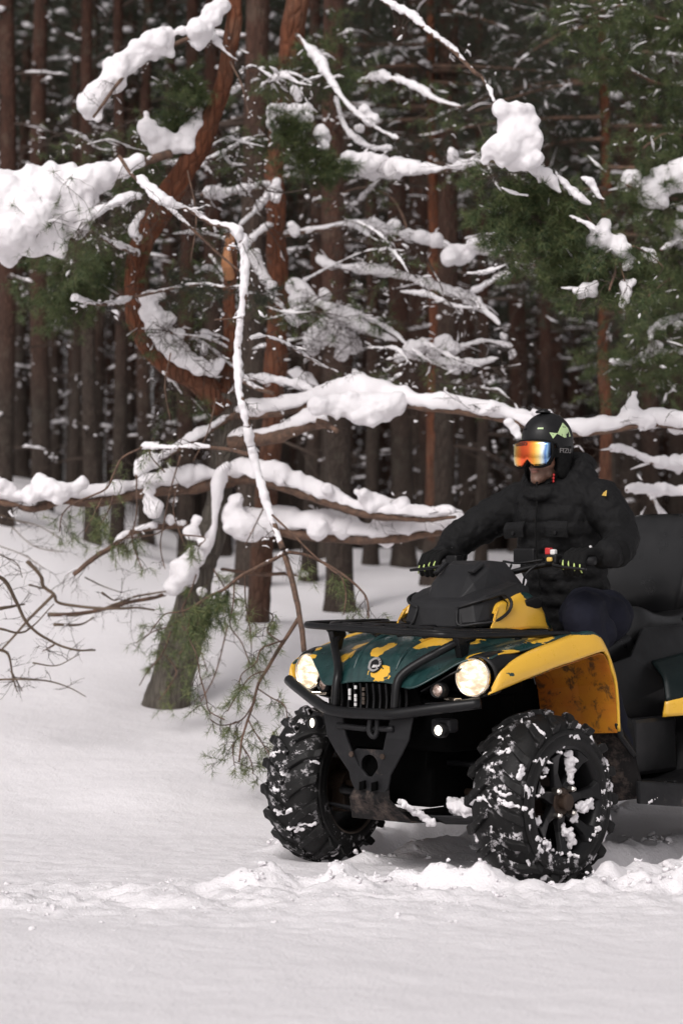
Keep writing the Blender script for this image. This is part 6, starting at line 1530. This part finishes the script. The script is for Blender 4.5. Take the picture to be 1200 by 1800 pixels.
for s in (-1, 1):
    for (a, b) in ((.42, .42),):
        mb = MB(); mb.grid([[hc + hp_(s * (a0), b0) * 1.012 for a0 in (.30, .42, .54)] for b0 in (.33, .385)]); bp(mb, 'front_vent', M['limepanel' if s > 0 else 'balaclava'], helm, solid=.004)
    # lime panels behind the temples
    mb = MB(); pl = [(1.18, .58), (1.02, .40), (.98, .16), (1.30, .12), (1.52, .20), (1.42, .52)]
    pl = [(1.50, .62), (1.25, .38), (1.10, .16), (1.42, .03), (1.80, .10), (1.72, .40)]
    mb.add([hc + hp_(s * a, b) * 1.012 for a, b in pl] + [hc + hp_(s * 1.45, .25) * 1.014], [(i, (i + 1) % 6, 6) for i in range(6)]); bp(mb, 'lime_panel', M['limepanel'], helm, solid=.003)
    mb = MB(); mb.add([hc + hp_(s * a, b) * 1.012 for a, b in ((.78, .20), (1.10, .18), (.92, -.02))], [(0, 1, 2)]); bp(mb, 'lime_panel', M['limepanel'], helm, solid=.003)
    # ear pads
    mb = MB(); q = chain([(HX - .01, s * .088, HZ + .0), (HX - .005, s * .084, HZ - .075)], [(.055, .022, .045), (.042, .020, .035)]); blob_obj('ear_pad', q[0], q[1], M['balaclava'], helm, voxel=.006, smooth=3)
    # strap
    mb = MB(); mb.grid([[(HX + .015 , s * .086, HZ - .07), (HX + .04, s * .080, HZ - .07)], [(HX + .03, s * .062, HZ - .12), (HX + .048, s * .058, HZ - .118)], [(HX + .045, s * .02, HZ - .142), (HX + .062, s * .02, HZ - .138)], [(HX + .047, 0, HZ - .146), (HX + .064, 0, HZ - .142)]]); bp(mb, 'chin_strap', M['balaclava'], helm, solid=.004)
blob_obj('buckle', [(HX + .045, .070, HZ - .105), (HX + .04, .066, HZ - .118), (HX + .05, .075, HZ - .092)], [(.006, .006, .007)] * 3, M['redplastic'], helm, voxel=.003, smooth=1)
c = []; r = []
q = chain([(HX - .03, 0, HZ - .02), (HX - .03, 0, HZ - .13)], [(.085, .078, .07), (.075, .072, .05)]); blob_obj('balaclava', q[0], q[1], M['balaclava'], P, voxel=.007, smooth=2)
c = []; r = []
for k in range(13):
    a = -1.25 + 2.5 * k / 12; c.append((HX - .012 + .060 * math.cos(a), .066 * math.sin(a), HZ - .148)); r.append((.020, .020, .022))
blob_obj('neck_warmer', c, r, M['balaclava'], P, voxel=.005, smooth=2, disp=.01, dsize=.03)
# goggles
def gp_(y, z, off=0):        # curved lens surface
    x_ = .134 - 3.4 * y * y - .9 * (z - .0) ** 2 + off
    return V3(HX + x_, y, HZ + z)
outl = []
N = 15
ys = np.linspace(-.096, .096, N)
def top(y): return .050 - 1.0 * y * y
def bot(y):
    ay = abs(y); nose = .030 * math.exp(-(ay / .016) ** 2)
    return -.056 + nose + .016 * max(0, (ay - .048) / .048) ** 2 + (.020 * max(0, (ay - .078) / .018) ** 2)
rows = [[gp_(y, bot(y) + (top(y) - bot(y)) * t) for y in ys] for t in np.linspace(0, 1, 9)]
def lensmat():
    m = mat('mirrored_orange_lens', (1, .3, .05), .10, .85, coat=.6)
    tc = nd(m, 'ShaderNodeTexCoord'); sp = nd(m, 'ShaderNodeSeparateXYZ'); lk(m, tc.outputs['Object'], sp.inputs[0])
    f = math_n(m, 'ADD', math_n(m, 'MULTIPLY', sp.outputs['Y'], 1 / .192), .5)
    f = math_n(m, 'ADD', f, math_n(m, 'MULTIPLY', math_n(m, 'SUBTRACT', noise_n(m, 14, 2), .5), .10))
    col = ramp(m, f, [(0, (.25, .30, .28)), (.06, (.95, .80, .35)), (.16, (1, .42, .05)), (.34, (1, .13, .03)), (.52, (1, .15, .03)), (.68, (1, .45, .05)), (.78, (1, .75, .25)), (.85, (.75, .85, .80)), (.91, (.08, .20, .50)), (.95, (.25, .45, .70)), (1, (.02, .05, .15))])
    lk(m, col, PR(m).inputs['Base Color']); return m
M['goggle'] = lensmat()
mb = MB(); mb.grid(rows); gl = bp(mb, 'goggles', M['goggle'], helm, smooth=True, solid=.003)
fr = [gp_(y, top(y) + .003, -.006) for y in ys] + [gp_(.101, .0, -.006), ] + [gp_(y, bot(y) - .003, -.006) for y in ys[::-1]] + [gp_(-.101, .0, -.006)]
mb = MB(); mb.tube(fr + [fr[0]], .0065, 8); mb.grid([fr + [fr[0]], [p + V3(-.035, -p.y * .12, 0) for p in fr + [fr[0]]]]); bp(mb, 'goggle_frame', M['balaclava'], gl, smooth=True)
for s in (1, -1):
    mb = MB(); st_ = [gp_(s * .088, 0, -.02)] + [hc + V3(hp_(s * a, 0).x * 1.02, hp_(s * a, 0).y * 1.02, z_) for a, z_ in ((1.0, .0), (1.35, .006), (1.8, .014), (2.4, .02), (math.pi, .024))]
    mb.grid([[p + V3(0, 0, -.020) for p in st_], [p + V3(0, 0, .020) for p in st_]]); bp(mb, 'goggle_strap', M['balaclava'], gl, solid=.003)
def on_surface(o, fn):
    for v in o.data.vertices: v.co = fn(v.co)
M['letters'] = mat('dark_lettering', (.03, .01, .01), .5)
t_ = text('DESIO', .022, Matrix.Identity(4), M['letters'], gl, sx=1.15)
on_surface(t_, lambda v: gp_(v.x - .036, v.y + .0385, +.0055 + v.z))
M['greyletters'] = mat('grey_lettering', (.16, .15, .15), .6)
t_ = text('FIZU', .028, Matrix.Identity(4), M['greyletters'], helm, sx=1.0)
def hs(v):
    a = 1.40 + v.x / .106; p = hp_(a, 0); return hc + V3(p.x * 1.10, p.y * 1.10, .010 + v.y + 0.0) + V3(0, v.z, 0)
on_surface(t_, hs)
